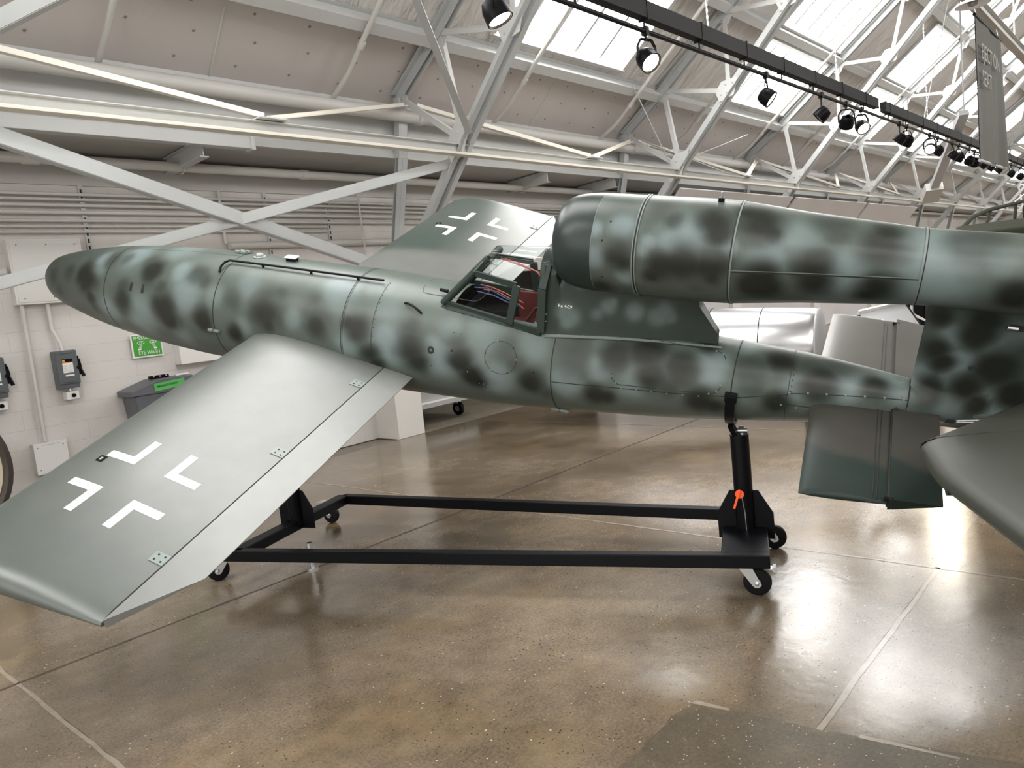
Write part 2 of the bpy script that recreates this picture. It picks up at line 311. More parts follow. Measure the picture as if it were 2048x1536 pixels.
ENG_B=[(1.59,78,0.082,-1),(1.62,88,0.06,-1),(1.77,22,0.071,-0.6),(1.86,36,0.049,-0.6),(2.08,38,0.08,-1),(2.1,49,0.069,-1),(1.82,90,0.081,-1),(1.78,100,0.06,-1),(2.11,87,0.09,-1),(1.96,84,0.091,-1),(1.56,17,0.078,-0.35),(1.45,85,0.044,0.8),(1.44,54,0.033,0.8),(1.59,50,0.055,0.8),(1.96,54,0.069,0.8),(1.86,63,0.053,0.8),(1.63,107,0.039,0.8),(2.17,63,0.032,0.8),(1.75,65,0.032,0.8),(1.72,74,0.027,0.8),(2.0,13,0.06,-0.3),(1.48,131,0.062,-1),(1.81,53,0.043,0.3),(2.02,107,0.065,-0.4),(2.05,33,0.075,-1),(2.12,37,0.056,-0.6),(2.3,34,0.103,-1),(2.26,17,0.085,-1),(2.36,43,0.056,-1),(2.65,17,0.104,-0.6),(2.87,43,0.112,-1),(2.89,25,0.085,-1),(3.3,18,0.115,-0.6),(3.22,28,0.085,-0.6),(1.95,60,0.056,0.8),(2.5,51,0.083,0.6),(3.07,36,0.085,0.5),(2.34,101,0.112,-1),(2.28,104,0.075,-1),(2.39,108,0.056,-1),(2.57,78,0.106,-1),(2.59,94,0.084,-1),(2.89,103,0.094,-1),(2.85,116,0.057,-1),(2.67,36,0.075,-0.6),(3.46,102,0.076,-1),(3.43,110,0.057,-0.6),(2.37,72,0.083,0.8),(2.73,80,0.083,0.8),(3.01,50,0.094,0.5),(3.11,82,0.141,0.8),(3.2,67,0.084,0.6),(2.42,51,0.056,0.5),(2.71,111,0.075,0.3),(1.92,86,0.075,-1),(2.06,86,0.084,-1),(2.1,97,0.065,-1),(3.24,32,0.095,-0.6),(3.37,50,0.057,0.4),(2.75,60,0.056,0.4)]
FIN_B=[(3.21,0.59,0.06,-1),(3.23,0.41,0.071,-1),(3.27,0.34,0.061,-1),(3.38,0.52,0.091,-1),(3.4,0.6,0.08,-1),(3.52,0.34,0.103,-1),(3.24,0.17,0.073,-1),(3.4,0.21,0.083,-1),(3.47,0.12,0.063,-1),(3.61,0.2,0.084,-1),(3.57,0.45,0.072,-0.6),(3.29,0.49,0.05,0.8),(3.33,0.35,0.056,0.8),(3.53,0.13,0.063,0.8),(3.17,0.23,0.052,0.6),(3.32,0.25,0.041,0.5),(3.54,0.52,0.051,0.5),(3.34,0.08,0.053,0.4),(3.49,0.46,0.041,0.4)]
PYL_B=[(1.22,0.41,0.048,0.8),(1.24,0.35,0.036,0.8),(1.48,0.47,0.035,0.6),(1.51,0.49,0.023,0.7),(1.64,0.44,0.046,0.7),(1.31,0.58,0.029,0.5),(1.43,0.42,0.023,0.5),(1.81,0.46,0.046,0.6),(1.84,0.42,0.034,0.5),(1.25,0.38,0.052,0.8),(1.21,0.42,0.042,0.7),(1.48,0.46,0.041,0.7),(1.42,0.41,0.031,0.5),(1.63,0.44,0.041,0.5),(1.77,0.42,0.05,0.6)]

# ------------------------------------------------------------------ the building
X0, X1 = -7.0, 57.0
ROOFC, ROOFA = 10.60, .75                       # roof underside: Z = ROOFC - ROOFA*|Y|
def rz(y, d=0): return ROOFC - ROOFA*abs(y) - d
FR = [7.1 + 5.5*k for k in range(-1, 9)]        # steel frames
WALL_Y = 8.9

# floor: polished slab, with saw cuts and filled joints 12 ft apart, and the bare patch
b = MB(); b.add([(X0, -9.4, 0), (X1, -9.4, 0), (X1, 8.42, 0), (X0, 8.42, 0)], [(0, 1, 2, 3)], 0)
rnd = random.Random(3)
def joint(p, q, wd, mi, jag=.004, n=60):
    p, q = Vector(p), Vector(q); d, s, u = basis(q-p)
    vs = []; fs = []
    for i in range(n+1):
        c = p.lerp(q, i/n) + s*rnd.uniform(-jag, jag)*.6
        vs += [c + s*(wd/2+rnd.uniform(0, jag)), c - s*(wd/2+rnd.uniform(0, jag))]
    for i in range(n): fs.append((2*i, 2*i+1, 2*i+3, 2*i+2))
    b.add(vs, fs, mi)
for y in (-6.23, -2.57, 1.09, 4.80):
    joint((-3, y, .0012), (24, y, .0012), .012 if y > 4 else .020, 2 if y > 4 else 1, .005, 160)
    joint((-3, y+.011, .0011), (24, y+.011, .0011), .003, 2, .003, 160)
for x in (-2.6, 1.05, 4.70, 8.40, 12.06):
    joint((x, -6, .0012), (x, 8.4, .0012), .016, 1, .006, 120)
    joint((x+.009, -6, .0011), (x+.009, 8.4, .0011), .003, 2, .003, 120)
struct(b.build('floor', ['floor', 'joint', 'jdark'], recalc=False))
b = MB(); e1 = [(2.72, 1.59)]; pl = [(-2.0, 1.63), (2.22, 1.62)]
pl += [(2.22+.5*i/10, 1.615+rnd.uniform(-.012, .012)) for i in range(1, 10)] + [(2.72, 1.59)]
pl += [(2.72+.06*i/12, 1.59-.5*i/12+rnd.uniform(-.003, .003)) for i in range(1, 12)] + [(2.78, 1.08), (2.93, .44), (3.0, -2.4), (-2.0, -2.4)]
b.add([(x, y, .002) for x, y in pl], [tuple(range(len(pl)-1, -1, -1))])
b.add([(2.70, 1.61, .0026), (2.735, 1.585, .0026), (2.745, 1.45, .0026), (2.728, 1.44, .0026)], [(0, 1, 2, 3)], 1)
b.add([(2.80, .95, .0026), (2.825, .95, .0026), (2.86, .62, .0026), (2.845, .62, .0026)], [(0, 1, 2, 3)], 1)
struct(b.build('trim_1', ['patch', 'joint'])); bpy.data.objects['trim_1']['label'] = 'bare patch of dark exposed aggregate in the floor'
# aisle floor beyond the edge of the polished slab
b = MB(); b.add([(X0, 8.42, -.012), (X1, 8.42, -.012), (X1, 15, -.012), (X0, 15, -.012)], [(0, 1, 2, 3)])
struct(b.build('trim_2', 'slab', recalc=False))

# walls
b = MB(); b.box((X0, WALL_Y, 0), (6.85, WALL_Y+.2, 3.52)); b.box((6.85, WALL_Y, 2.3), (12.9, WALL_Y+.2, 3.52)); b.box((12.9, WALL_Y, 0), (X1, WALL_Y+.2, 3.52))
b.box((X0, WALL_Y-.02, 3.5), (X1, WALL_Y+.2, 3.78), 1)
struct(b.build('wall_left', ['wall', 'soffit']))
b = MB(); b.box((X0, 14.8, 0), (X1, 15, 3.8)); struct(b.build('wall_aisle', 'wallp'))
b = MB(); b.box((6.84, 8.41, 0), (7.33, 8.9, 1.95)); struct(b.build('trim_3', 'wallp', bevel=.006))
b = MB(); b.box((X0, -9.4, 0), (X1, -9.2, 4.0)); struct(b.build('wall_right', 'wallp'))
b = MB()
for ya, ye in ((-9.4, -7.6), (7.6, 15)): b.box((X0-.1, ya, 0), (X0, ye, 5.0))  # door opening left between them is unseen, added to let world light in
b.prism([(-9.4, 4.6), (15, 4.6), (15, 4.7), (8.2, 4.9), (0, 10.9), (-8.2, 4.9), (-9.4, 4.7)], (X0, 0, 0), (0, 1, 0), (0, 0, 1), -.15)
struct(b.build('wall_near', 'wallp'))
for nm, x in (('wall_far', X1),):
    b = MB(); b.prism([(-9.4, 0), (15, 0), (15, 3.9), (8.2, 4.4), (0, 10.7), (-8.2, 4.4), (-9.4, 3.9)], (x, 0, 0), (0, 1, 0), (0, 0, 1), .15); struct(b.build(nm, 'wallp'))
for i, x in enumerate(FR):
    if i == 1: continue
    b = MB(); b.box((x-.25, 8.44, 0), (x+.23, 8.9, 1.95)); struct(b.build('trim_%d' % (20+i), 'wallp', bevel=.006))
# fascia above the eave and low aisle ceiling
b = MB()
for s in (1, -1):
    b.add([(X0, s*8.02, 3.92), (X1, s*8.02, 3.92), (X1, s*8.02, 4.72), (X0, s*8.02, 4.72)], [(0, 1, 2, 3)])
    b.box((X0, s*8.02-.03, 3.86), (X1, s*8.02+.03, 3.94))
struct(b.build('trim_4', 'steelw', recalc=False))
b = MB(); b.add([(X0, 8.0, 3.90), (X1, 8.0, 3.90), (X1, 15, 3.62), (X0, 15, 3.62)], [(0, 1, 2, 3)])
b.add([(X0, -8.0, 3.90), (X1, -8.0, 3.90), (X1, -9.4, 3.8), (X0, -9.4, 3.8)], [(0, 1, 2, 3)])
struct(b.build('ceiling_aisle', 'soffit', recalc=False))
# sloping grey cladding between the frames farther along
for i, k in enumerate(range(2, 5)):
    xa, xb = FR[k]+.10, FR[k+1]-.10
    b = MB(); b.add([(xa, 6.86, 3.50), (xb, 6.86, 3.50), (xb, 8.55, 1.62), (xa, 8.55, 1.62), (xb, 8.62, 0), (xa, 8.62, 0)], [(0, 1, 2, 3), (3, 2, 4, 5)])
    o = struct(b.build('trim_%d' % (5+i), 'cladding', recalc=False)); md = o.modifiers.new('thickness', 'SOLIDIFY'); md.thickness = .04

# roof: insulation blankets with roof lights let in
MODX = [(-5.3, -2.0), (1.4, 4.6), (8.05, 11.25), (14.75, 17.95), (21.3, 24.4), (27.9, 31.0), (34.5, 37.6), (41.0, 44.2), (47.7, 50.9)]  # first two modules and all on the mirrored slope are unseen, added for light
ROWY = [(5.85, 6.95), (4.42, 5.62), (3.0, 4.2)]
xb = sorted({X0, X1} | {v for m_ in MODX for v in m_}); yb = sorted({0, 7.16, 8.02} | {v for r in ROWY for v in r})
b = MB()
for s in (1, -1):
    for i in range(len(xb)-1):
        for j in range(len(yb)-1):
            if (xb[i], xb[i+1]) in MODX and (yb[j], yb[j+1]) in ROWY: continue
            b.add([(xb[i], s*yb[j], rz(yb[j])), (xb[i+1], s*yb[j], rz(yb[j])), (xb[i+1], s*yb[j+1], rz(yb[j+1])), (xb[i], s*yb[j+1], rz(yb[j+1]))],
                  [(0, 1, 2, 3)], 1 if yb[j] < 7.1 else 0)
# seams and pins of the lowest blanket
for k in range(-2, 20):
    x = 4.40 + 1.375*k
    if k % 4 == 0: b.bar((x, 7.34, rz(7.34, .006)), (x+.1, 8.02, rz(8.02, .006)), .018, .012, mi=3)
    for t, yy in enumerate((7.36, 7.62, 7.88)):
        for e in (0, 1):
            xx = x + .35 + .68*e + (.12 if t % 2 else 0)
            b.lathe([(.018, 0), (.012, .006)], (xx, yy, rz(yy, .002)), (0, -ROOFA, -1), 8, 2)
struct(b.build('ceiling', ['quilt', 'foil', 'pin', 'pipew'], recalc=False))
# blanket drapes sagging between purlins on the low part (real folds)
n = 0
for s in (1, -1):
    for xa, xe in MODX:
        n += 1
        b = MB()
        for ya, ye in ROWY:
            ya_, ye_ = s*ya, s*ye
            up = .20
            b.add([(xa, ya_, rz(ya)+up), (xe, ya_, rz(ya)+up), (xe, ye_, rz(ye)+up), (xa, ye_, rz(ye)+up)], [(0, 1, 2, 3)], 1)
            for (x, y), (x2, y2) in (((xa, ya_), (xe, ya_)), ((xe, ya_), (xe, ye_)), ((xe, ye_), (xa, ye_)), ((xa, ye_), (xa, ya_))):
                b.add([(x, y, rz(y)), (x2, y2, rz(y2)), (x2, y2, rz(y2)+up), (x, y, rz(y)+up)], [(0, 1, 2, 3)], 0)
                b.bar((x, y, rz(y, .03)), (x2, y2, rz(y2, .03)), .09, .06, mi=0)
            for t in range(1, 5):
                x = xa + (xe-xa)*t/5
                b.bar((x, ya_, rz(ya)+.08), (x, ye_, rz(ye)+.08), .05, .03, mi=2)
        struct(b.build('window_%d' % n, ['steelw', 'pane', 'rod'], recalc=False))

# purlins, ridge, eave members (each one its own length of steel)
for s in (1, -1):
    for i, y in enumerate((7.16, 5.73, 4.31, 2.88, 1.45)):
        b = MB(); z = rz(y)
        nv = Vector((0, s*.6, .8)); pc_ = Vector((0, s*y, z))-nv*.098; sx_ = Vector((1, 0, 0))
        b.obox(pc_+sx_*(X0+X1)/2, (sx_*(X1-X0)/2, nv*.08, nv.cross(sx_)*.075))
        b.obox(pc_+nv*.084+sx_*(X0+X1)/2, (sx_*(X1-X0)/2, nv*.005, nv.cross(sx_)*.12), 1)
        tag(b.build('purlin', ['steelw', 'blackm'] if 0 else ['steelw', 'steelg'], bevel=.004),
            ('white roof purlin running along the %s of the roof slope' % ['lowest row', 'second row up', 'third row up', 'fourth row up', 'top row'][i]) if s > 0 else
            ('white roof purlin of the slope behind the camera, %s' % ['lowest', 'second up', 'third up', 'fourth up', 'topmost']
             [i]), 'purlin', 'roof purlins')
b = MB()
b.bar((X0, 6.79, 3.715), (X1, 6.79, 3.715), .012, .13); b.bar((X0, 6.735, 3.655), (X1, 6.735, 3.655), .12, .03, mi=1); b.bar((X0, 6.76, 3.78), (X1, 6.76, 3.78), .06, .01)  # lower flange paler and warmer than the web: light put into its colour
tag(b.build('eave_beam', ['steelw', 'channel'], bevel=.003), 'long pale channel beam along the eave carrying the horizontal bracing', 'beam')
b = MB(); b.bar((-6, 7.93, 3.86), (4.82, 7.93, 3.86), .12, .13)
b.bar((4.80, 7.93, 3.86), (4.85, 7.93, 3.86), .16, .16)
tag(b.build('box_beam', 'steelw', bevel=.006), 'white box beam under the eave ending behind the bracing joint', 'beam')

# big white mains and other pipes
def pipe(name, pts, r, label, group=None, n=12, m='pipew', coll=None):
    b = MB(); b.tube(pts, r, n)
    if coll:
        for p, q in coll: b.cyl(p, q, r*1.18, n)
    return tag(b.build(name, m, smooth=50), label, 'pipe', group)
pipe('sprinkler_main', [(X0, 7.80, 4.38), (X1, 7.80, 4.38)], .085, 'fat white pipe along the foot of the insulated roof', coll=[((x, 7.8, 4.38), (x+.1, 7.8, 4.38)) for x in (7.3, 12.7, 18.4)])
pipe('aisle_pipe', [(X0, 8.6, 3.70), (X1, 8.6, 3.70)], .055, 'white pipe hung under the dark aisle ceiling', coll=[((5.9, 8.6, 3.7), (6.0, 8.6, 3.7)), ((2.7, 8.6, 3.7), (2.85, 8.6, 3.7))])
for i, x in enumerate((-2.3, .45, 3.2, 5.95, 8.9, 11.75, 14.2, 17.2, 20.0, 22.8)):
    ya, ye = 8.1, 2.2
    pts = [(x+.10, ya, rz(ya, .12)), (x+.06, 7.5, rz(7.5, .28)), (x-.05, 5.2, rz(5.2, .28)), (x-.1, ye, rz(ye, .28))]
    b = MB(); b.tube(pts, .032, 10); b.tube([pts[0], (x+.10, 7.86, 4.42)], .03, 8)
    for y in (7.22,): b.cyl((x+.05, y, rz(y, .28)), (x+.05, y-.07, rz(y-.07, .28)), .045, 10)
    tag(b.build('sprinkler_branch', 'pipew', smooth=50), 'white branch pipe climbing the roof slope, number %s from the near end' % ['one', 'two', 'three', 'four', 'five', 'six', 'seven', 'eight', 'nine', 'ten'][i], 'pipe', 'branch pipes on the roof slope')
# short rafters of the aisle and their hangers
for i, x in enumerate((4.3, 10.35, 12.4)):
    b = MB(); b.bar((x, 8.02, 3.79), (x, 8.88, 3.76), .012, .17); b.bar((x, 8.0, 3.70), (x, 8.9, 3.67), .10, .012); b.bar((x, 8.02, 3.875), (x, 8.88, 3.842), .10, .012)
    b.tube([(x+.02, 8.53, 3.70), (x+.02, 8.54, 3.64), (x+.02, 8.6, 3.625), (x+.02, 8.66, 3.64), (x+.02, 8.67, 3.72)], .008, 6)
    tag(b.build('aisle_rafter', 'steelw'), 'short white I-beam stub under the aisle ceiling, %s' % ['left of the column', 'right of the column', 'farther right above the engine'][i], 'beam', 'aisle rafters')

# ------------------------------------------------------------------ roof trusses
ON = [(7.84, 4.62), (6.97, 5.20), (5.72, 6.16), (4.30, 7.22), (2.88, 8.29), (1.45, 9.36), (0, 10.40)]
IN = [(8.50, 1.93), (6.76, 3.84), (5.74, 4.90), (4.62, 6.02), (3.32, 7.30), (2.0, 8.55), (.6, 9.85), (0, 10.2)]
def make_truss(x):
    t = thing('roof_truss', 'x', 'truss', (x, 8.5, 0), 'steel roof trusses')
    P = lambda p, s, dx=0: (x+dx, s*p[0], p[1])
    for s in (1, -1):
        b = MB()
        for dx in (-.045, .045):
            sg = 1 if dx > 0 else -1
            for a, c in zip(IN[1:-1], IN[2:]): b.bar(P(a, s, dx), P(c, s, dx), .012, .13); b.bar(P(a, s, dx+sg*.04), P(c, s, dx+sg*.04), .09, .012, off=(0, -.06))
        b.build('inner_chord', 'steelg', t)
        b = MB()
        for dx in (-.05, .05):
            sg = 1 if dx > 0 else -1
            b.bar(P(IN[0], s, dx), P(IN[1], s, dx), .012, .16); b.bar(P(IN[0], s, dx+sg*.035), P(IN[1], s, dx+sg*.035), .08, .012, off=(0, -.07))
        b.bar(P(IN[0], s), P(IN[1], s), .10, .01); b.build('leg', 'steelg', t)
        b = MB()
        for dx in (-.045, .045):
            sg = 1 if dx > 0 else -1
            for a, c in zip(ON[:-1], ON[1:]): b.bar(P(a, s, dx), P(c, s, dx), .012, .12); b.bar(P(a, s, dx+sg*.04), P(c, s, dx+sg*.04), .09, .012, off=(0, .05))
        b.build('outer_chord', 'steelg', t)
        b = MB()
        b.bar(P((8.52, 1.93), s), P((7.99, 3.86), s), .16, .012, (0, s, 0)); b.bar(P((8.52, 1.93), s), P((7.99, 3.86), s), .012, .14, (0, s, 0))
        b.bar(P((8.45, 1.93), s), P((7.93, 3.86), s), .16, .012, (0, s, 0))
        b.bar(P((7.97, 3.86), s), P(ON[0], s), .15, .10, (0, s, 0)); b.build('column', 'steelg', t)
        for i in range(6):
            for a, c in ((ON[i], IN[i+1]), (IN[i+1], ON[i+1])):
                b = MB(); b.bar(P(a, s, .0), P(c, s, .0), .075, .008, off=(0, .03)); b.bar(P(a, s, -.03), P(c, s, -.03), .008, .075)
                b.build('web_member', 'steelw', t)
        for i, p in enumerate(ON[:-1]):
            b = MB(); b.prism([(-.16, -.02), (-.02, .10), (.14, .02), (.12, -.14), (-.05, -.2)], P(p, s, -.02), (0, s, 0), (0, 0, 1), .012)
            for u_, v_ in ((-.09, 0), (.05, 0), (.05, -.1), (-.03, -.1)): b.lathe([(.018, 0), (.016, .008), (.006, .014)], (x-.02, s*(p[0]+u_), p[1]+v_), (-1, 0, 0), 8)
            b.build('gusset_plate', 'steelw', t)
        for i, p in enumerate(IN[1:-2]):
            q = [(-.2, .18), (.10, .16), (.22, .02), (.16, -.16), (-.10, -.1)]
            if i == 0: q = [(-.24, .26), (.06, .22), (.24, .0), (.2, -.24), (-.02, -.2)]
            b = MB(); b.prism(q, P(p, s, -.075), (0, s, 0), (0, 0, 1), .012)
            for u_, v_ in ((-.1, .1), (.03, .1), (.12, -.05), (.02, -.04), (-.06, 0)): b.lathe([(.018, 0), (.016, .008), (.006, .014)], (x-.075, s*(p[0]+u_), p[1]+v_), (-1, 0, 0), 8)
            b.build('gusset_plate', 'steelw', t)
    return t
TN = ['beyond the left edge of the picture', 'whose column stands behind the tip of the far wing', 'above the front end of the engine', 'above the middle of the engine', 'right of the engine seam, fourth along',
      'fifth along the hall', 'sixth along the hall', 'seventh along the hall', 'eighth along the hall', 'farthest along the hall']
t0 = make_truss(FR[0])
for i, x in enumerate(FR):
    t = t0 if i == 0 else copy_tree(t0)
    t.location.x = x; t['label'] = 'white bolted steel roof truss ' + TN[i]

# bracing of the near bay and horizontal V bracing at the eave
def brace(label, p, q, w=.12, t=.012, m='steelg', up=(0, 0, 1)):
    b = MB(); b.bar(p, q, .012, w, up); b.bar(p, q, w*.6, .012, up, off=(-w*.3, -w/2))
    return tag(b.build('brace', m), label, 'brace', 'bracing bars')
brace('white angle brace falling left to right across the wall to behind the nose', (1.6, 6.94, 3.64), (7.04, 8.15, 2.33), .135)
brace('white angle brace rising left to right behind the nose to the column', (1.6, 8.18, 2.30), (7.04, 6.97, 3.60), .11)
brace('white roof brace climbing left from the eave joint in front of the first truss', (7.04, 6.64, 3.94), (1.6, 3.36, 7.24), .13)
brace('white roof brace crossing the upper left corner', (1.6, 6.66, 3.94), (7.04, 3.4, 7.2), .12)
NV = ['in the near bay', 'in the second bay', 'in the third bay', 'in the fourth bay', 'in the fifth bay']
for k in range(5):
    xm = FR[k]+2.76
    b = MB(); b.bar((xm-.16, 6.74, 3.80), (xm+.16, 6.74, 3.80), .16, .012)
    for e in (-.11, -.04, .04, .11):
        for yy in (6.70, 6.78): b.lathe([(.02, 0), (.018, .014), (.008, .022)], (xm+e, yy, 3.806), (0, 0, 1), 8)
    for sgn, wd in ((-1, 'left'), (1, 'right')):
        c = MB(); c.bar((xm+sgn*.06, 6.76, 3.815), (xm+sgn*2.66, 7.66, 4.47), .07, .012); c.bar((xm+sgn*.06, 6.76, 3.815), (xm+sgn*2.66, 7.66, 4.47), .012, .05, off=(-.03, .02))
        tag(c.build('eave_brace', 'channel'), 'thin cream bar of the horizontal V bracing, %s arm %s' % (wd, NV[k]), 'brace', 'horizontal V bracing')
    tag(b.build('joint_plate', 'steelw'), 'bolted white plate where the V bracing meets the eave beam %s' % NV[k], 'plate', 'V bracing plates')
# thin hanger rods crossing the roof space
for i, (p, q) in enumerate([((13.2, 7.3, 4.0), (15.2, 6.6, 4.6)), ((14.65, 6.84, 3.85), (12.75, 7.6, 4.5)), ((18.2, 4.1, 4.6), (19.2, 3.6, 7.7)), ((11.6, 7.0, 5.2), (12.5, 6.9, 3.9))]):
    tag(MB().tube([p, q], .010, 6).build('tie_rod', 'steelg'), 'thin grey tie rod under the roof, %s' % ['below the first spotlight', 'over the engine nose', 'beside the track chain', 'by the second truss'][i], 'rod', 'tie rods')

# long beam high on the right, hanging banner, pendant lamp
b = MB(); b.bar((9.5, 2.45, 5.62), (40, 2.45, 5.62), .012, .20); b.bar((9.5, 2.45, 5.53), (40, 2.45, 5.53), .14, .012); b.bar((9.5, 2.45, 5.71), (40, 2.45, 5.71), .14, .012)
for x in (12.6, 18.1, 23.6, 29.1, 34.6):
    b.bar((x, 2.45, 5.7), (x, 2.45, 7.95), .03, .03)
tag(b.build('catwalk_beam', 'soffit'), 'grey beam running down the hall above the hanging banner', 'beam')
bn = thing('banner', 'tall dark green hanging banner reading ejection seat in pale letters', 'banner', (15.1, 2.4, 3.15))
XA, XB, ZA, ZB = 14.08, 16.15, 3.18, 5.36
def bw(x): return 2.4 + .05*math.sin((x-XA)*5.5)*min(1, (x-XA)) - .02*math.sin(x*13)*(x-XA)/2
for nm, m_, dy in (('front_cloth', 'banner', 0), ('back_cloth', 'bannerl', .012)):
    b = MB(); nx, nz_ = 40, 24; vs = []; fs = []
    for j in range(nz_+1):
        for i in range(nx+1):
            x = XA+(XB-XA)*i/nx; z = ZA+(ZB-ZA)*j/nz_
            vs.append((x, 2.4+(bw(x)-2.4)*(1.2-j/nz_)+dy, z))
    for j in range(nz_):
        for i in range(nx): fs.append((j*(nx+1)+i, j*(nx+1)+i+1, (j+1)*(nx+1)+i+1, (j+1)*(nx+1)+i))
    b.add(vs, fs); b.build(nm, m_, bn, smooth=60, recalc=False)
tb = text_mb('EJECTION', .34, (XA+.16, 2.355, ZB-.62), (1, 0, 0), (0, 0, 1)); text_mb('SEAT', .34, (XA+.16, 2.355, ZB-1.02), (1, 0, 0), (0, 0, 1), mb=tb)
tb.build('lettering', 'text', bn, recalc=False)
MB().cyl((XA-.06, 2.4, ZA), (XB+.06, 2.4, ZA), .025, 10).build('bottom_pole', 'bannerl', bn); MB().cyl((XA-.06, 2.4, ZB), (XB+.06, 2.4, ZB), .025, 10).build('top_pole', 'black', bn)
b = MB()
for x in (XA+.1, XB-.1): b.cyl((x, 2.4, ZB), (x, 2.43, 5.53), .006, 6)
b.build('hanging_cord', 'zinc', bn)
pd = thing('pendant_lamp', 'white shallow dish pendant lamp at the top right edge', 'lamp', (11.5, 1.98, 4.85))
MB().lathe([(.03, .075), (.09, .07), (.195, .02), (.20, 0), (.19, .012), (.085, .055), (.02, .065)], (11.5, 1.98, 4.83), (0, 0, 1), 36, cap=False).build('shade', 'dish', pd, smooth=40)
MB().cyl((11.5, 1.98, 4.92), (11.5, 1.98, 9.1), .012, 8).build('stem', 'steelg', pd)
MB().lathe([(.0, 0), (.05, .02), (.06, .06), (.04, .1)], (11.5, 1.98, 4.81), (0, 0, 1), 14).build('bulb', 'lensoff', pd, smooth=50)

# ------------------------------------------------------------------ lighting track
TY = 4.0
def track_beam(x0, x1, label):
    t = thing('track_beam', label, 'beam', (x0, TY, 4.42), 'track beams')
    MB().box((x0, TY-.05, 4.40), (x1, TY+.05, 4.57)).build('wireway', 'track', t, bevel=.004)
    x = x0+.3
    while x < x1:
        b = MB(); b.box((x-.012, TY-.056, 4.385), (x+.012, TY+.056, 4.585)); b.cyl((x, TY, 4.40), (x, TY, 4.30), .010, 8); b.build('clamp', 'blackm', t); x += 1.15
    return t
track_beam(3.2, 14.55, 'dark grey wireway beam crossing the roof lights above the spotlights')
track_beam(14.95, 40, 'dark grey wireway beam continuing beyond the gap, farther down the hall')
tag(MB().cyl((3.2, TY, 4.29), (40, TY, 4.29), .024, 10).build('track_pipe', 'blackm', smooth=50), 'long black pipe under the wireway from which the spotlights hang', 'pipe')
for i, x in enumerate((8.35, 12.6, 18.1, 23.6)):
    b = MB(); z = 4.58; j = 0
    while z < rz(TY)-.15 and j < 60:
        b.obox((x, TY, z+.018), ((.004 if j % 2 else .011, 0, 0), (0, .011 if j % 2 else .004, 0), (0, 0, .02))); z += .034; j += 1
    tag(b.build('chain', 'zinc'), 'thin chain holding up the lighting track, %s' % ['left of the second spotlight', 'near the paired spotlights', 'third along', 'fourth along'][i], 'chain', 'track chains')
def spotlight(x, aim, lit, label):
    t = thing('spotlight', label, 'spotlight', (x, TY, 4.27), 'track spotlights')
    a = Vector(aim).normalized(); d, s, u = basis(a); c = Vector((x, TY, 4.02))
    b = MB(); b.box((x-.03, TY-.03, 4.25), (x+.03, TY+.03, 4.33)); b.cyl((x, TY, 4.25), (x, TY, 4.20), .014, 8); b.build('clamp', 'blackm', t)
    b = MB()
    hor = Vector((s.x, s.y, 0)).normalized()
    pts = [c+hor*.115, c+hor*.118+Vector((0, 0, .12)), c+hor*.07+Vector((0, 0, .19)), c-hor*.07+Vector((0, 0, .19)), c-hor*.118+Vector((0, 0, .12)), c-hor*.115]
    for p, q in zip(pts[:-1], pts[1:]): b.bar(p, q, .028, .008, d)
    b.build('yoke', 'blackm', t)
    MB().lathe([(.04, -.105), (.082, -.088), (.103, -.035), (.108, .02), (.110, .075), (.101, .075), (.097, .03), (.085, -.02)], c, a, 24, cap=False).build('can', 'black', t, smooth=40)
    MB().lathe([(.0, .0), (.06, .006), (.093, .03)], c+a*.03, a, 20, cap=False).build('lens', 'lens' if lit else 'lensoff', t, smooth=50)
    if lit:
        ld = bpy.data.lights.new('spotlight_beam', 'SPOT'); ld.energy = 130; ld.color = (1, .83, .6); ld.spot_size = 1.0; ld.spot_blend = .6; ld.shadow_soft_size = .08
        lo = bpy.data.objects.new('spotlight_beam', ld); C.objects.link(lo); lo.parent = t
        lo.matrix_local = WM[t].inverted() @ (Matrix.Translation(c+a*.16) @ (-a).to_track_quat('Z', 'Y').to_matrix().to_4x4())
    return t
SPOT = [(4.72, (.2, -.35, -1), 1, 'lit black spotlight cut off by the top edge of the picture'), (6.96, (-.16, -.55, -.60), 1, 'lit black can spotlight in front of the near roof light'),
        (9.87, (.15, -.6, -.55), 1, 'half lit spotlight hanging over the second roof light'), (11.85, (-.3, .8, -.7), 0, 'dark spotlight left of the tilted one'), (12.95, (.8, .5, -.9), 0, 'dark tilted spotlight between an unlit and a lit one'),
        (13.7, (-.4, -.5, -.6), 1, 'lit warm spotlight just before the gap in the wireway'), (15.95, (-.2, .8, -.8), 0, 'left one of the first close pair of dark spotlights'), (16.46, (.4, .7, -.9), 0, 'right one of the first close pair of dark spotlights'),
        (18.2, (-.8, -.1, -.5), 1, 'lit one of the second pair of spotlights'), (18.9, (.2, .8, -.8), 0, 'dark one of the second pair of spotlights'), (20.3, (0, .8, -.8), 0, 'left one of the third pair of spotlights'), (20.95, (.3, .8, -.9), 0, 'right one of the third pair of spotlights'),
        (22.1, (.5, .4, -.6), 0, 'spotlight left of the banner, inner of the last pair'), (22.75, (.7, .3, -.6), 0, 'spotlight nearest the left edge of the banner'), (23.75, (0, .8, -.7), 0, 'dark spotlight peeping under the left end of the banner'),
        (24.8, (0, .8, -.7), 0, 'dark spotlight under the middle of the banner'), (26.0, (0, .8, -.7), 0, 'dark spotlight under the right part of the banner'), (28.1, (.2, .8, -.8), 0, 'dark spotlight just right of the banner'), (29.8, (.3, .8, -.8), 0, 'spotlight at the right edge of the picture')]
for a in SPOT: spotlight(*a)
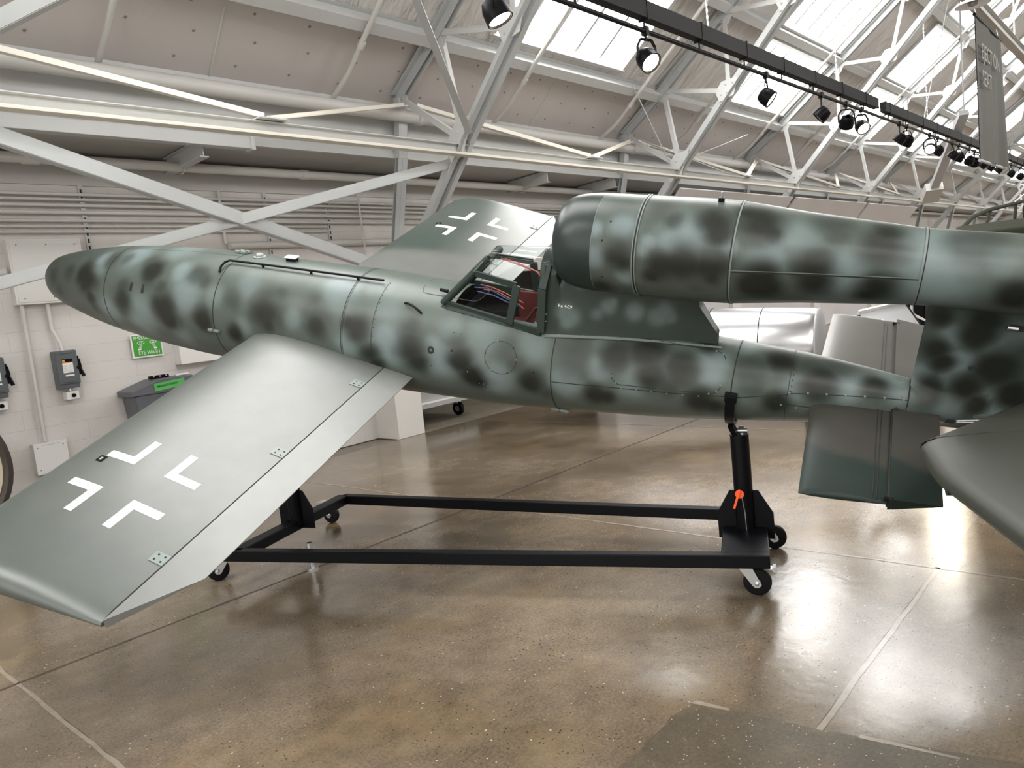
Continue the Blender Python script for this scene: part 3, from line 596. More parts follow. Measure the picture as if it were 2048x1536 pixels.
# tilted floodlight pole over the far trusses
fl_ = thing('pole_floodlight', 'long sloping grey pole with a square box light at its foot', 'light', (23, 6, 3.6))
def oray(px, py, dist):
    c, s = math.cos(YAW), math.sin(YAW); m = S.camera.matrix_world
    d = (m.to_3x3() @ Vector(((px-1024)/FPX, -(py-768)/FPX, -1))).normalized(); return Vector((0, 0, CAM_H)) + d*dist
p, q = oray(1860, 395, 24), oray(1928, 225, 21)
MB().bar(p, q, .2, .12).build('pole', 'sgrey', fl_)
MB().bar(p + (p-q).normalized()*.1, p + (q-p).normalized()*.55, .42, .22).build('light_box', 'soffit', fl_)
MB().bar(q, (q.x, q.y, rz(q.y)), .03, .03).build('hanger', 'steelg', fl_)

# ------------------------------------------------------------------ things on the left wall
WY = WALL_Y
ZS = [3.40, 3.345, 3.285, 3.21, 3.125, 3.065, 3.005]
for i, z in enumerate(ZS):
    r = (.019, .016, .019, .022, .019, .013, .013)[i]; x1 = 30 if i < 5 else 6.4
    tag(MB().cyl((X0, WY-.05, z), (x1, WY-.05, z), r, 8).build('conduit', 'pipew', smooth=50), 'white horizontal conduit on the wall, %s of the bundle' % ['topmost', 'second', 'third', 'fourth', 'fifth', 'sixth', 'lowest'][i], 'conduit', 'horizontal conduits')
b = MB(); b.tube([(6.3, WY-.05, 3.0), (6.5, WY-.05, 2.995), (6.62, WY-.05, 2.93), (6.66, WY-.05, 2.80)], .013, 8)
for i, (x, z0, z1) in enumerate(((3.3, 2.72, 3.5), (5.5, 2.4, 3.5), (6.45, 2.8, 3.46), (2.25, 2.9, 3.45))):
    b = MB(); b.box((x-.024, WY-.028, z0), (x+.024, WY, z1))
    for k in range(int((z1-z0)/.075)): b.box((x-.010, WY-.0285, z0+.02+.075*k), (x+.010, WY-.027, z0+.065+.075*k), 1)
    tag(b.build('strut_channel', ['steelw', 'seam']), 'slotted white strut rail holding the conduits, %s' % ['above the nose', 'behind the long brace', 'just left of the column', 'at the left edge'][i], 'rail', 'strut rails')
tag(MB().tube([(X0, WY-.06, 2.60), (2.46, WY-.06, 2.60)], .05, 12).build('wall_pipe', 'pipew', smooth=50), 'white pipe entering the left side of the flat wall panel', 'pipe')
tag(MB().tube([(4.9, WY-.07, 2.83), (8.4, WY-.07, 2.86)], .045, 12).build('wall_pipe', 'pipew', smooth=50), 'thick white pipe on the wall just above the nose section', 'pipe')
tag(MB().tube([(4.87, WY-.04, 3.5), (4.87, WY-.04, 2.86)], .018, 8).build('drop_pipe', 'pipew', smooth=50), 'thin vertical white pipe crossing the conduits over the nose', 'pipe', 'vertical wall pipes')
tag(MB().tube([(6.9, WY-.15, 3.7), (6.92, WY-.15, 2.3)], .014, 8).build('drop_pipe', 'pipew', smooth=50), 'thin vertical white pipe between the nose and the column', 'pipe', 'vertical wall pipes')
p = thing('junction_panel', 'large flat white wall panel with conduits leaving its lower edge', 'panel', (2.85, WY, 2.25))
MB().box((2.50, WY-.10, 2.27), (3.19, WY, 2.93)).build('panel_body', 'boxw', p, bevel=.005); b = MB(); b.box((2.52, WY-.106, 2.29), (3.17, WY-.10, 2.91))
for x in (2.58, 2.85, 3.12):
    for z in (2.33, 2.87): b.lathe([(.008, 0), (.006, .005)], (x, WY-.106, z), (0, -1, 0), 8, 1)
b.build('cover', ['boxw', 'pin'], p, bevel=.003)
tag(MB().tube([(2.55, WY-.06, 2.28), (2.55, WY-.06, 1.9), (2.545, WY-.06, .86)], .020, 10).build('drop_conduit', 'pipew', smooth=50), 'white conduit running down from the panel to the low square box', 'conduit', 'drop conduits')
tag(MB().tube([(2.79, WY-.05, 2.28), (2.79, WY-.05, 2.0), (2.835, WY-.08, 1.86), (2.84, WY-.09, 1.76)], .020, 10).build('drop_conduit', 'pipew', smooth=50), 'bent white conduit feeding the grey switch box', 'conduit', 'drop conduits')
def breaker(x, label, lab):
    t = thing('switch_box', label, 'switch box', (x, WY, 1.36), 'grey switch boxes')
    MB().box((x-.10, WY-.15, 1.37), (x+.10, WY-.02, 1.77)).build('housing', 'breaker', t, bevel=.008)
    b = MB(); b.box((x-.095, WY-.165, 1.42), (x+.105, WY-.148, 1.765)); b.box((x-.06, WY-.171, 1.735), (x+.07, WY-.164, 1.75)); b.box((x-.06, WY-.171, 1.435), (x+.07, WY-.164, 1.447)); b.build('door', 'breaker', t, bevel=.006)
    b = MB(); b.box((x-.045, WY-.168, 1.645), (x+.055, WY-.1655, 1.68), 0); b.box((x-.045, WY-.168, 1.535), (x+.055, WY-.1655, 1.635), 1); b.box((x-.045, WY-.168, 1.635), (x+.055, WY-.1655, 1.645), 2)
    b.box((x-.042, WY-.169, 1.65), (x-.018, WY-.168, 1.672), 3); b.box((x-.03, WY-.168, 1.50), (x+.055, WY-.1655, 1.515), 1)
    for k in range(7): b.box((x-.04, WY-.169, 1.545+.011*k), (x-.0, WY-.168, 1.549+.011*k), 4); b.box((x+.008, WY-.169, 1.545+.011*k), (x+.05, WY-.168, 1.549+.011*k), 4)
    b.build('label_plate', ['black', 'lab', 'orangel', 'yellow', 'sgrey'], t)
    b = MB(); b.box((x+.10, WY-.15, 1.50), (x+.125, WY-.05, 1.70)); b.bar((x+.125, WY-.12, 1.67), (x+.135, WY-.12, 1.58), .03, .03); b.bar((x+.13, WY-.12, 1.57), (x+.155, WY-.14, 1.48), .032, .03); b.lathe([(.022, 0), (.022, .03)], (x+.11, WY-.15, 1.58), (0, -1, 0), 12)
    b.build('handle', 'black', t, bevel=.004)
    t2 = thing('push_button_box', lab, 'button box', (x+.02, WY, 1.25), 'push button boxes')
    MB().box((x-.04, WY-.12, 1.25), (x+.085, WY-.02, 1.335)).build('box', 'boxw', t2, bevel=.004)
    MB().cyl((x+.03, WY-.06, 1.33), (x+.03, WY-.06, 1.38), .018, 10).build('nipple', 'zinc', t2)
    MB().lathe([(.021, 0), (.021, .012), (.016, .016)], (x+.03, WY-.12, 1.292), (0, -1, 0), 16).build('button', 'black', t2)
breaker(2.84, 'grey switch box with white label and black handle under the flat panel', 'small white box with black button under the whole switch box')
breaker(2.18, 'grey switch box cut off by the left edge of the picture', 'small white box with black button at the left picture edge')
p = thing('square_junction_box', 'square white junction box low on the wall above the wing', 'box', (2.56, WY, .5))
MB().box((2.42, WY-.12, .54), (2.72, WY, .85)).build('box', 'boxw', p, bevel=.005); b = MB(); b.box((2.415, WY-.128, .535), (2.725, WY-.12, .855))
for x in (2.45, 2.69):
    for z in (.58, .81): b.lathe([(.007, 0), (.005, .004)], (x, WY-.128, z), (0, -1, 0), 8, 1)
b.box((2.5, WY-.1285, .828), (2.66, WY-.127, .831), 1); b.build('cover', ['boxw', 'pin'], p, bevel=.003)
# eye wash sign
p = thing('eye_wash_sign', 'green and white emergency eye wash sign half hidden by the nose', 'sign', (3.73, WY, 1.6))
MB().box((3.56, WY-.045, 1.595), (3.905, WY-.03, 1.86)).build('board', 'lab', p)
MB().box((3.575, WY-.047, 1.61), (3.89, WY-.044, 1.845)).build('green_panel', 'green', p)
b = MB(); ux, uz = (1, 0, 0), (0, 0, 1); yy = WY-.049
text_mb('EMERGENCY', .052, (3.59, yy, 1.80), ux, uz, mb=b, squeeze=.88); text_mb('EYE WASH', .056, (3.625, yy, 1.628), ux, uz, mb=b, squeeze=.9)
for cx in (3.665, 3.80):
    for k in range(14):
        for sgn in (1, -1):
            a0, a1 = PI*k/14, PI*(k+1)/14
            f = lambda a: Vector((cx+.038*math.cos(a), yy, 1.762+sgn*.016*math.sin(a)))
            b.bar(f(a0), f(a1), .004, .005)
    for k in range(14): b.bar((cx+.011*math.cos(2*PI*k/14), yy, 1.762+.011*math.sin(2*PI*k/14)), (cx+.011*math.cos(2*PI*(k+1)/14), yy, 1.762+.011*math.sin(2*PI*(k+1)/14)), .003, .004)
    sg = -1 if cx < 3.7 else 1
    for j in range(5): b.bar((cx+sg*.004*j-.014, yy, 1.735-.009*j), (cx+sg*.004*j+.014, yy, 1.735-.009*j), .003, .004)
    b.bar((cx+sg*.022-.018, yy, 1.688), (cx+sg*.022+.018, yy, 1.690), .003, .016)
b.build('lettering', 'lab', p, recalc=False)
# eye wash station
p = thing('eye_wash_station', 'grey plastic eye wash tank with green sticker behind the near wing', 'eye wash', (3.75, WY-.2, .4))
b = MB(); b.add([(3.44, WY-.34, .45), (4.06, WY-.34, .45), (4.06, WY-.02, .45), (3.44, WY-.02, .45), (3.37, WY-.40, 1.20), (4.12, WY-.40, 1.20), (4.12, WY-.02, 1.20), (3.37, WY-.02, 1.20)],
               [(3, 2, 1, 0), (4, 5, 6, 7), (0, 1, 5, 4), (1, 2, 6, 5), (2, 3, 7, 6), (3, 0, 4, 7)]); b.build('tank', 'tank', p, bevel=.03)
b = MB(); b.prism([(3.33, 1.19), (4.16, 1.19), (4.16, 1.26), (4.02, 1.345), (3.64, 1.345), (3.33, 1.25)], (0, WY-.42, 0), (1, 0, 0), (0, 0, 1), -.40); b.build('lid', 'tank', p, bevel=.012)
b = MB(); b.bar((3.62, WY-.22, 1.365), (3.84, WY-.22, 1.365), .05, .035); [b.lathe([(.010, 0), (.010, .02)], (x, WY-.245, 1.37), (0, -1, 0), 8, 1) for x in (3.66, 3.73, 3.80)]; b.build('hinge_handle', ['black', 'zinc'], p, bevel=.006)
MB().bar((3.90, WY-.25, 1.355), (4.05, WY-.25, 1.36), .07, .02).build('nozzle_cover', 'lab', p, bevel=.006)
b = MB(); b.obox((3.75, WY-.424, 1.27), ((.17, 0, .012), (0, .003, 0), (0, 0, .042))); b.build('sticker', 'greenl', p)
text_mb('EMERGENCY EYEWASH', .033, (3.605, WY-.431, 1.254), (1, 0, .07), (0, 0, 1), squeeze=.68).build('lettering', 'black', p, recalc=False)
tag(MB().box((4.04, WY-.16, 1.46), (4.75, WY, 1.80)).build('wall_box', 'boxw', bevel=.006), 'plain white wall box right of the eye wash sign', 'box')
# round drum standing at the left edge
p = thing('round_drum', 'large round cream disc with dark brown rim at the left picture edge', 'drum', (1.37, 8.3, 0))
c = Vector((1.37, 8.3, .78))
MB().lathe([(.70, .10), (.70, -.10), (.655, -.115), (.625, -.10), (.62, -.07)], c, (0, 1, 0), 48, cap=False).build('rim', 'brown', p, smooth=40)
MB().lathe([(.0, -.075), (.62, -.075)], c, (0, 1, 0), 48, cap=False).build('face', 'tan', p)
b = MB(); [b.box((x-.10, 8.12, 0), (x+.10, 8.48, .14)) for x in (1.0, 1.74)]; b.build('chock', 'brown', p)
# flat cart seen through the opening
p = thing('plank_cart', 'low white plank cart on black wheels beyond the white pier', 'cart', (8.3, 9.6, 0))
b = MB()
for k in range(8): b.box((7.5, 8.86+.215*k, .34), (8.92, 8.86+.215*k+.205, .37))
b.build('deck', 'boxw', p); MB().box((7.5, 8.86, .27), (8.9, 10.56, .338)).build('frame', 'zinc', p)
for x, y in ((8.72, 9.1), (8.72, 10.3), (7.7, 9.1), (7.7, 10.3)):
    wv = MB().lathe([(.04, -.03), (.11, -.03), (.115, -.02), (.115, .02), (.11, .03), (.04, .03)], (x, y, .115), (1, 0, 0), 20).build('wheel', 'rubber', p, smooth=40)
    MB().lathe([(.05, -.034), (.05, .034)], (x, y, .115), (1, 0, 0), 14).build('hub', 'zinc', wv)
    MB().box((x-.05, y-.03, .2), (x+.05, y+.03, .27)).build('bracket', 'zinc', p)

# ------------------------------------------------------------------ the aircraft (own axes: x aft, y away from camera, z up)
AR = Matrix(((0.29377542, 0.90846199, -0.29730928), (-0.93148272, 0.20226312, -0.30237325), (-0.21455991, 0.36576828, 0.90563658)))
AO = Vector((3.58132699, 4.10889362, 1.63846788))
AM = AR.to_4x4(); AM.translation = AO
ac = thing('aircraft', 'mottled green piloted flying bomb aircraft banked on the black cart', 'aircraft', mtx=AM)
FX = [-3.728, -3.720, -3.698, -3.645, -3.54, -3.25, -2.9, -2.68, -2.4, -2.04, -1.7, -.3, .437, .731, 1.043, 1.323, 1.9, 2.1, 2.6, 3.1, 3.15, 3.3, 3.6, 3.8]
FRD = [.001, .05, .10, .150, .207, .278, .339, .366, .390, .409, .419, .419, .394, .380, .356, .330, .276, .254, .203, .135, .125, .07, .03, .01]
FZ = [0]*16 + [.008, .015, .045, .055, .055, .05, .05, .05]
EX = [1.165, 1.175, 1.20, 1.25, 1.33, 1.43, 2.05, 2.18, 2.53, 3.065, 4.65]
ERD = [.195, .215, .240, .263, .277, .282, .282, .276, .236, .190, .188]
def ez(x): return .803 + .0185*(x-1.15)
def smooth_interp(xs, ys, x):
    # monotone cubic
    i = max(0, min(len(xs)-2, int(np.searchsorted(xs, x))-1)); h = xs[i+1]-xs[i]; t = min(1, max(0, (x-xs[i])/h))
    def sl(j):
        if j <= 0 or j >= len(xs)-1: j = min(max(j, 1), len(xs)-2)
        a = (ys[j]-ys[j-1])/(xs[j]-xs[j-1]); c = (ys[j+1]-ys[j])/(xs[j+1]-xs[j])
        return 0 if a*c <= 0 else 2*a*c/(a+c)
    m0, m1 = sl(i)*h, sl(i+1)*h
    return (2*t**3-3*t**2+1)*ys[i] + (t**3-2*t**2+t)*m0 + (-2*t**3+3*t**2)*ys[i+1] + (t**3-t**2)*m1
def fr(x): return np.interp(x, FX, FRD) if x < -3.64 else smooth_interp(FX, FRD, x)
def fz(x): return float(np.interp(x, FX, FZ))
def er(x): return float(np.interp(x, EX, ERD)) if x > 1.43 else smooth_interp(EX, ERD, x)
def fp(x, a, off=0):   # a = angle in degrees from the top, towards the camera side
    r = fr(x)+off; a = math.radians(a); return Vector((x, -r*math.sin(a), fz(x)+r*math.cos(a)))
def ep(x, a, off=0):
    r = er(x)+off; a = math.radians(a); return Vector((x, -r*math.sin(a), ez(x)+r*math.cos(a)))
def lerp3(a, c, t): return tuple(p+(q-p)*t for p, q in zip(a, c))
def paint(o, blobs, fn, base):
    """spray soft blotches: fn(co) -> (x, arc position of co relative to each blob in metres)"""
    me = o.data; at = me.color_attributes.new('paint', 'FLOAT_COLOR', 'POINT'); buf = np.zeros((len(me.vertices), 4)); buf[:, 3] = 1
    bx = np.array([q[0] for q in blobs]); ba = np.array([q[1] for q in blobs]); brad = np.array([q[2]*(1.12 if q[3] < 0 else 1.38) for q in blobs]); bs = np.array([q[3] for q in blobs])
    for v in me.vertices:
        p = v.co; x, k = fn(p, ba)
        nz_ = noise.noise(p*5.0)*.30 + noise.noise(p*13.0)*.14
        d = np.sqrt((bx-x)**2 + k**2)/brad + nz_
        wgt = np.exp(-(np.maximum(d, 0)**3.4)*.8)
        dk = float(np.max(np.where(bs < 0, -bs*wgt, 0))); lt = float(np.max(np.where(bs > 0, bs*wgt, 0)))
        bb = base(p) if callable(base) else base
        c = lerp3(bb, LIGHT, lt); c = lerp3(c, DARK, min(1, dk*1.03))
        buf[v.index, :3] = c
    at.data.foreach_set('color', buf.ravel())
def revolve(mb, xs, pf, n=120, skip=None, mi=0):
    vs = []; fs = []
    for x in xs: vs += [pf(x, 360*k/n) for k in range(n)]
    for i in range(len(xs)-1):
        for k in range(n):
            if skip and skip((xs[i]+xs[i+1])/2, 360*(k+.5)/n): continue
            k2 = (k+1) % n; fs.append((i*n+k, i*n+k2, (i+1)*n+k2, (i+1)*n+k))
    mb.add(vs, fs, mi)
def ribbon(mb, pts, pf, wid, off, rr, mi):
    """thin strip laid on a body of revolution along (x, angle) points"""
    vs = []; fs = []; n = len(pts)
    for i, (x, a) in enumerate(pts):
        x0, a0 = pts[max(i-1, 0)]; x1, a1 = pts[min(i+1, n-1)]
        k = math.radians(1)*max(rr(x), .05); dx, da = x1-x0, (a1-a0)*k; L = math.hypot(dx, da) or 1
        nx_, na = -da/L*wid/2, dx/L*wid/2
        vs += [pf(x+nx_, a+na/k, off), pf(x-nx_, a-na/k, off)]
    for i in range(n-1): fs.append((2*i, 2*i+1, 2*i+3, 2*i+2))
    mb.add(vs, fs, mi)
def line(p, q, n=20): return [(p[0]+(q[0]-p[0])*i/n, p[1]+(q[1]-p[1])*i/n) for i in range(n+1)]
def dome(mb, p, nrm, r, h, mi): mb.lathe([(r, -.001), (r*.85, h*.6), (r*.4, h)], p, nrm, 8, mi)
def fn_(x, a): return (fp(x, a, .05)-fp(x, a)).normalized()

# fuselage
b = MB(); xs = list(np.concatenate([[-3.728, -3.725, -3.720, -3.71], np.arange(-3.698, 3.801, .02)]))
cockpit = lambda x, a: .46 < x < 1.02 and (a < 31 or a > 329)
revolve(b, xs, fp, 120, cockpit)
for x, a0, a1, wd in ((-2.64, 0, 360, .008), (-1.452, 0, 360, .008), (-.318, 0, 360, .006), (-.306, 0, 360, .003), (1.184, 42, 318, .007), (2.245, 0, 360, .007), (2.545, 0, 360, .003), (3.146, 0, 360, .008), (-.075, 8, 120, .003)):
    ribbon(b, line((x, a0), (x, a1), 90), fp, wd, .0012, fr, 1)
ribbon(b, line((1.19, 88), (2.30, 84), 30), fp, .005, .0012, fr, 1); ribbon(b, line((2.30, 84), (2.545, 74), 10), fp, .004, .0012, fr, 1)
ribbon(b, line((2.55, 72), (3.146, 57), 20), fp, .005, .0012, fr, 1); ribbon(b, line((2.55, 90), (2.75, 95), 8), fp, .004, .0012, fr, 1)
ribbon(b, line((1.11, 41), (2.15, 14), 30), fp, .016, .0016, fr, 2); ribbon(b, line((1.11, 43.5), (2.15, 17), 30), fp, .004, .002, fr, 1)
ribbon(b, line((-2.62, 2), (-1.46, -2), 20), fp, .003, .0012, fr, 1)
# rounded hatch outlines
def hatch(x0, x1, a0, a1, rc, wd, n=6):
    pts = []
    k = math.radians(1)*.28; ra = rc/k
    for cx, ca, s0 in ((x1-rc, a1-ra, 0), (x0+rc, a1-ra, 90), (x0+rc, a0+ra, 180), (x1-rc, a0+ra, 270)):
        for i in range(n+1):
            t = math.radians(s0+90*i/n); pts.append((cx+rc*math.cos(t), ca+ra*math.sin(t)))
    pts.append(pts[0]); ribbon(b, pts, fp, wd, .0012, fr, 1); return pts
for q in hatch(1.555, 2.185, 22, 82, .06, .004)[::3]: dome(b, fp(q[0], q[1], 0)+fn_(*q)*0, fn_(*q), .006, .004, 2)
circ = [(.855+.105*math.cos(2*PI*i/40), 70+.105/(.37*math.radians(1))*math.sin(2*PI*i/40)) for i in range(41)]; ribbon(b, circ, fp, .003, .0012, fr, 1)
for i in range(0, 40, 7): dome(b, fp(*circ[i]), fn_(*circ[i]), .006, .003, 1 if i % 2 else 2)
hatch(.18, .62, -17, 17, .05, .004)
# rivets, screws and small holes
rv = [(-.065, a, .004, 1) for a in range(12, 100, 8)] + [(2.555+.095*k, 71-15*(.095*k/.6), .007, 2) for k in range(7)] + [(2.6, 96, .006, 2), (2.52, 92, .006, 2)]
rv += [(1.2+.14*k, 37.5-27*(.14*k/1.0), .005, 2) for k in range(7)] + [(1.62+.09*k, 86.5, .005, 2) for k in range(6)]
rv += [(.37, 88, .004, 1), (.40, 92, .004, 1), (.385, 101, .005, 2), (.39, 106, .004, 2), (.52, 70, .008, 1), (.70, 101, .004, 2), (.73, 101, .004, 2), (.76, 103, .004, 2), (.72, 108, .004, 2), (.75, 109, .004, 2), (.63, 89, .006, 2), (1.07, 80, .010, 1), (.52, 53, .004, 1), (.57, 53.5, .004, 1)]
rv += [(2.56, a, .004, 1) for a in range(6, 70, 9)] + [(3.11, a, .005, 2) for a in range(-10, 60, 12)]
for x, a, r, mi in rv: dome(b, fp(x, a), fn_(x, a), r, r*.55, mi)
for x, a in ((-2.315, 57), (-2.183, 57.5)): ribbon(b, line((x, a-5), (x-.004, a+5), 6), fp, .028, .0016, fr, 1)
ribbon(b, [(.372-.016*math.cos(t), 72.5+2.6*math.sin(t)) for t in np.linspace(0, 2*PI, 13)], fp, .016, .0014, fr, 1)
o = b.build('fuselage', ['paint', 'seam', 'rivet'], ac, smooth=40, local=True, recalc=True)
FUS_BASE = (.080, .101, .088)
def fus_fn(p, ba):
    r = max(.02, fr(p.x)); a = abs(math.degrees(math.atan2(-p.y, p.z-fz(p.x)))) if p.y > .2 else math.degrees(math.atan2(-p.y, p.z-fz(p.x)))
    return p.x, np.radians(a-ba)*r
paint(o, FUS_B, fus_fn, lambda p: lerp3(FUS_BASE, (.045, .056, .048), min(1, max(0, (-2.75-p.x)/.7))))
fus = o
# cockpit tub, seat and loose cables inside
b = MB(); b.box((.44, -.19, -.12), (1.10, .19, -.10)); b.box((.43, -.20, -.12), (.445, .20, .30)); b.box((.43, -.205, -.12), (1.12, -.195, .27)); b.box((.43, .195, -.12), (1.12, .205, .27)); b.box((1.09, -.22, -.12), (1.105, .22, .36))
b.build('cockpit_tub', 'cock', ac, local=True)
st = MB().obox((1.02, 0, .22), ((.05, 0, .18), (0, .17, 0), (.03, 0, -.01))).build('seat_back', 'seat', ac, local=True, bevel=.02)
MB().box((.72, -.17, .10), (1.05, .17, .16)).build('seat_cushion', 'seat', ac, local=True, bevel=.02)
MB().box((.76, .168, .02), (1.085, .186, .345)).build('side_panel', 'seat', ac, local=True, bevel=.006)
MB().obox((.95, .14, .20), ((.10, .0, .12), (0, .02, 0), (.02, 0, -.016))).build('side_bracket', 'seat', ac, local=True, bevel=.004)
b = MB(); [b.bar((1.0, y, .37), (.86, y*1.2, .17), .04, .008, (1, 0, 1)) for y in (-.08, .08)]; b.build('harness', 'seat', ac, local=True)
MB().obox((.52, 0, .27), ((.02, 0, -.008), (0, .14, 0), (.02, 0, .07))).build('instrument_panel', 'cock', ac, local=True, bevel=.008)
for nm, m_, pts in (('cable', 'blue', [(.60, -.13, .48), (.68, -.10, .47), (.80, -.12, .43), (.90, -.12, .39)]), ('cable', 'blue', [(.61, -.12, .45), (.72, -.11, .43), (.82, -.12, .40), (.91, -.10, .37)]), ('cable', 'redc', [(.66, -.12, .47), (.74, -.09, .45), (.86, -.11, .41), (.93, -.12, .37)]), ('cable', 'redc', [(.73, .07, .61), (.86, .08, .57), (1.0, .08, .52)]), ('cable', 'redc', [(.63, -.10, .49), (.70, -.08, .47), (.80, -.09, .445), (.92, -.10, .40)]), ('cable', 'redc', [(.72, .04, .62), (.82, .05, .59), (.95, .06, .55), (1.03, .02, .50)])):
    MB().tube(pts, .0042, 6).build(nm, m_, ac, local=True, smooth=50)
# canopy
cn = MB()
A0n, A0f = Vector((.385, -.172, .362)), Vector((.385, .172, .362))
An, Af = Vector((.695, -.084, .668)), Vector((.695, .084, .668))
Tn, Tf = Vector((.72, -.075, .705)), Vector((.72, .075, .705))
Rb, Rbf = Vector((1.09, -.238, .285)), Vector((1.09, .238, .285))
Rm, Rmf = Vector((1.10, -.205, .56)), Vector((1.10, .205, .56))
Ru, Ruf = Vector((1.115, -.135, .69)), Vector((1.115, .135, .69))
Hn, Hf = Vector((.63, -.152, .588)), Vector((.63, .152, .588))
Ht, Htf = Vector((.93, -.196, .56)), Vector((.875, .192, .552))
Vb, Vbf = Vector((.875, -.232, .310)), Vector((.875, .232, .310))
for (a0, an, hn, ht, vb, rb, rm, ru) in ((A0n, An, Hn, Ht, Vb, Rb, Rm, Ru), (A0f, Af, Hf, Htf, Vbf, Rbf, Rmf, Ruf)):
    cn.bar(a0, rb, .018, .050, (0, 0, 1)); cn.tube([a0, an], .026, 10); cn.bar(hn, ht, .016, .040); cn.bar(ht, vb, .016, .050, (1, 0, 0)); cn.bar(rb, rm, .02, .05, (1, 0, 0)); cn.bar(rm, ru, .02, .05, (1, 0, 0))
    cn.bar(hn, an, .02, .035)
cn.tube([A0n, A0f], .024, 10); cn.tube([An, Af], .018, 10)
canopy = cn.build('canopy_frame', 'dkgreen', ac, local=True, smooth=40, bevel=.003)
g = MB()
def quadg(*p): g.add(p, [tuple(range(len(p)))])
for s in (-1, 1):
    f = lambda v: Vector((v.x, s*abs(v.y), v.z))
    quadg(f(A0n), f(Vb), f(Ht), f(Hn)); quadg(f(Vb), f(Rb), f(Rm), f(Ht))
    quadg(f(Hn), f(Ht), f(Rm), f(Ru), f(An))
# windscreen and rolled top
quadg(A0n, An, Af, A0f)
vs = []; fs = []; n = 14
for i in range(9):
    t = i/8; x = .70+.42*t; zb = An.z+(Ru.z-An.z)*t; yb_ = .084+.051*t; zt = .712+.012*t
    for k in range(n+1):
        a = PI*k/n; vs.append((x, -yb_*math.cos(a), zb+(zt-zb)*math.sin(a)**.8))
for i in range(8):
    for k in range(n): fs.append((i*(n+1)+k, i*(n+1)+k+1, (i+1)*(n+1)+k+1, (i+1)*(n+1)+k))
g.add(vs, fs); g.build('canopy_glass', 'glass', canopy, local=True, smooth=40)
b = MB()
for i in range(20):
    t0, t1 = i/20, (i+1)/20
    f = lambda t: fp(.385+.705*t, 27+11.5*t, .004) if t > 0 else fp(.385, 26, .004)
    b.bar(f(t0), f(t1), .05, .006, fn_(.7, 33))
for x, a in ((.54, 31), (.99, 37.5)):
    for k in (-.012, .012): dome(b, fp(x+k*.3, a+k*200, .008), fn_(x, a), .006, .004, 1)
b.build('canopy_sill', ['dkgreen', 'seam'], canopy, local=True)
MB().cyl((.33, -.10, .418), (.385, -.10, .412), .012, 10).build('vent_tube', 'blackm', ac, local=True, smooth=40)
# tube rail, cap, block, latches and grab handle on the nose
b = MB(); b.tube([fp(-1.487, 28, .006), fp(-1.492, 22, .02), fp(-1.487, 16, .022), fp(-1.46, 12.5, .022), fp(-1.2, 12.3, .022), fp(-.7, 12.3, .022), fp(-.11, 12.3, .022)], .0085, 8)
for x in (-1.15, -.72, -.32): b.box(tuple(fp(x, 12.3, .0)-Vector((.008, .012, .005))), tuple(fp(x, 12.3, .022)+Vector((.008, .004, .004))))
b.build('tube_rail', 'blackm', ac, local=True, smooth=50)
def latch(x, a, ln=.05, r=.014):
    b = MB(); n_ = fn_(x, a); c = fp(x, a, .008); t = Vector((1, 0, 0))
    b.cyl(c-t*ln, c-t*.006, r, 10); b.cyl(c+t*.006, c+t*ln, r, 10); b.cyl(c-t*ln*1.15, c+t*ln*1.15, r*.55, 8)
    b.build('latch', 'rivet', fus, local=True, smooth=40)
latch(-1.456, 89); latch(1.19, 141, .055); latch(-1.51, -11, .05, .016); latch(-1.49, -15, .05, .016)
MB().lathe([(.045, 0), (.045, .004), (.030, .004), (.030, .018), (.022, .026)], fp(-1.305, -7), fn_(-1.305, -7), 20).build('filler_cap', 'zinc', fus, local=True, smooth=40)
b = MB(); c = fp(-1.005, -8, .012); b.obox(c, ((.042, 0, 0), (0, .022, 0), (0, 0, .014))); b.obox(c+Vector((0, 0, .016)), ((.052, 0, 0), (0, .03, 0), (0, 0, .004)), 1); b.build('lug', ['blackm', 'zinc'], fus, local=True, bevel=.003)
MB().tube([fp(.12, 32.5, .004), fp(.15, 33, .02), fp(.20, 35.5, .024), fp(.245, 38.5, .016), fp(.262, 40, .002)], .0075, 8).build('grab_handle', 'blackm', ac, local=True, smooth=50)
# pylon fairing behind the canopy
b = MB(); vs = []; fs = []; nx_, nz_ = 64, 22
def pyl_side(x): 
    t = (x-1.07)/1.07; wb = max(.012, .236-.205*t); wt = max(.010, .145-.12*t); return wb, wt
for i in range(nx_+1):
    x = 1.07+1.043*i/nx_; wb, wt = pyl_side(x)
    zb = fz(x)+math.sqrt(max(.0004, fr(x)**2-wb**2))-.012
    ztop = .70 if x < 1.17 else .62
    if x < 1.17: ztop = .74-.9*(x-1.07)*.3
    if x > 1.985: ztop = .515-(x-1.985)/.128*.19
    for j in range(nz_+1):
        t = j/nz_; y = wb+(wt-wb)*t**.85
        if x < 1.2 and t > .8: y *= math.sqrt(max(0, 1-((t-.8)/.2)**2*.75))
        vs.append((x, -y, zb+(ztop-zb)*t))
    for j in range(nz_, -1, -1):
        v = vs[i*2*(nz_+1)+j]; vs.append((v[0], -v[1], v[2]))
w2 = 2*(nz_+1)
for i in range(nx_):
    for j in range(w2-1): fs.append((i*w2+j, i*w2+j+1, (i+1)*w2+j+1, (i+1)*w2+j))
fs.append(tuple(range(w2))); fs.append(tuple(nx_*w2+j for j in range(w2-1, -1, -1)))
b.add(vs, fs)
py = b.build('pylon', 'paint', ac, local=True, smooth=50)
paint(py, [(x, z, r*.85, s*.62) for x, z, r, s in PYL_B], lambda p, ba: (p.x, p.z-ba), (.030, .042, .036))
b = MB()
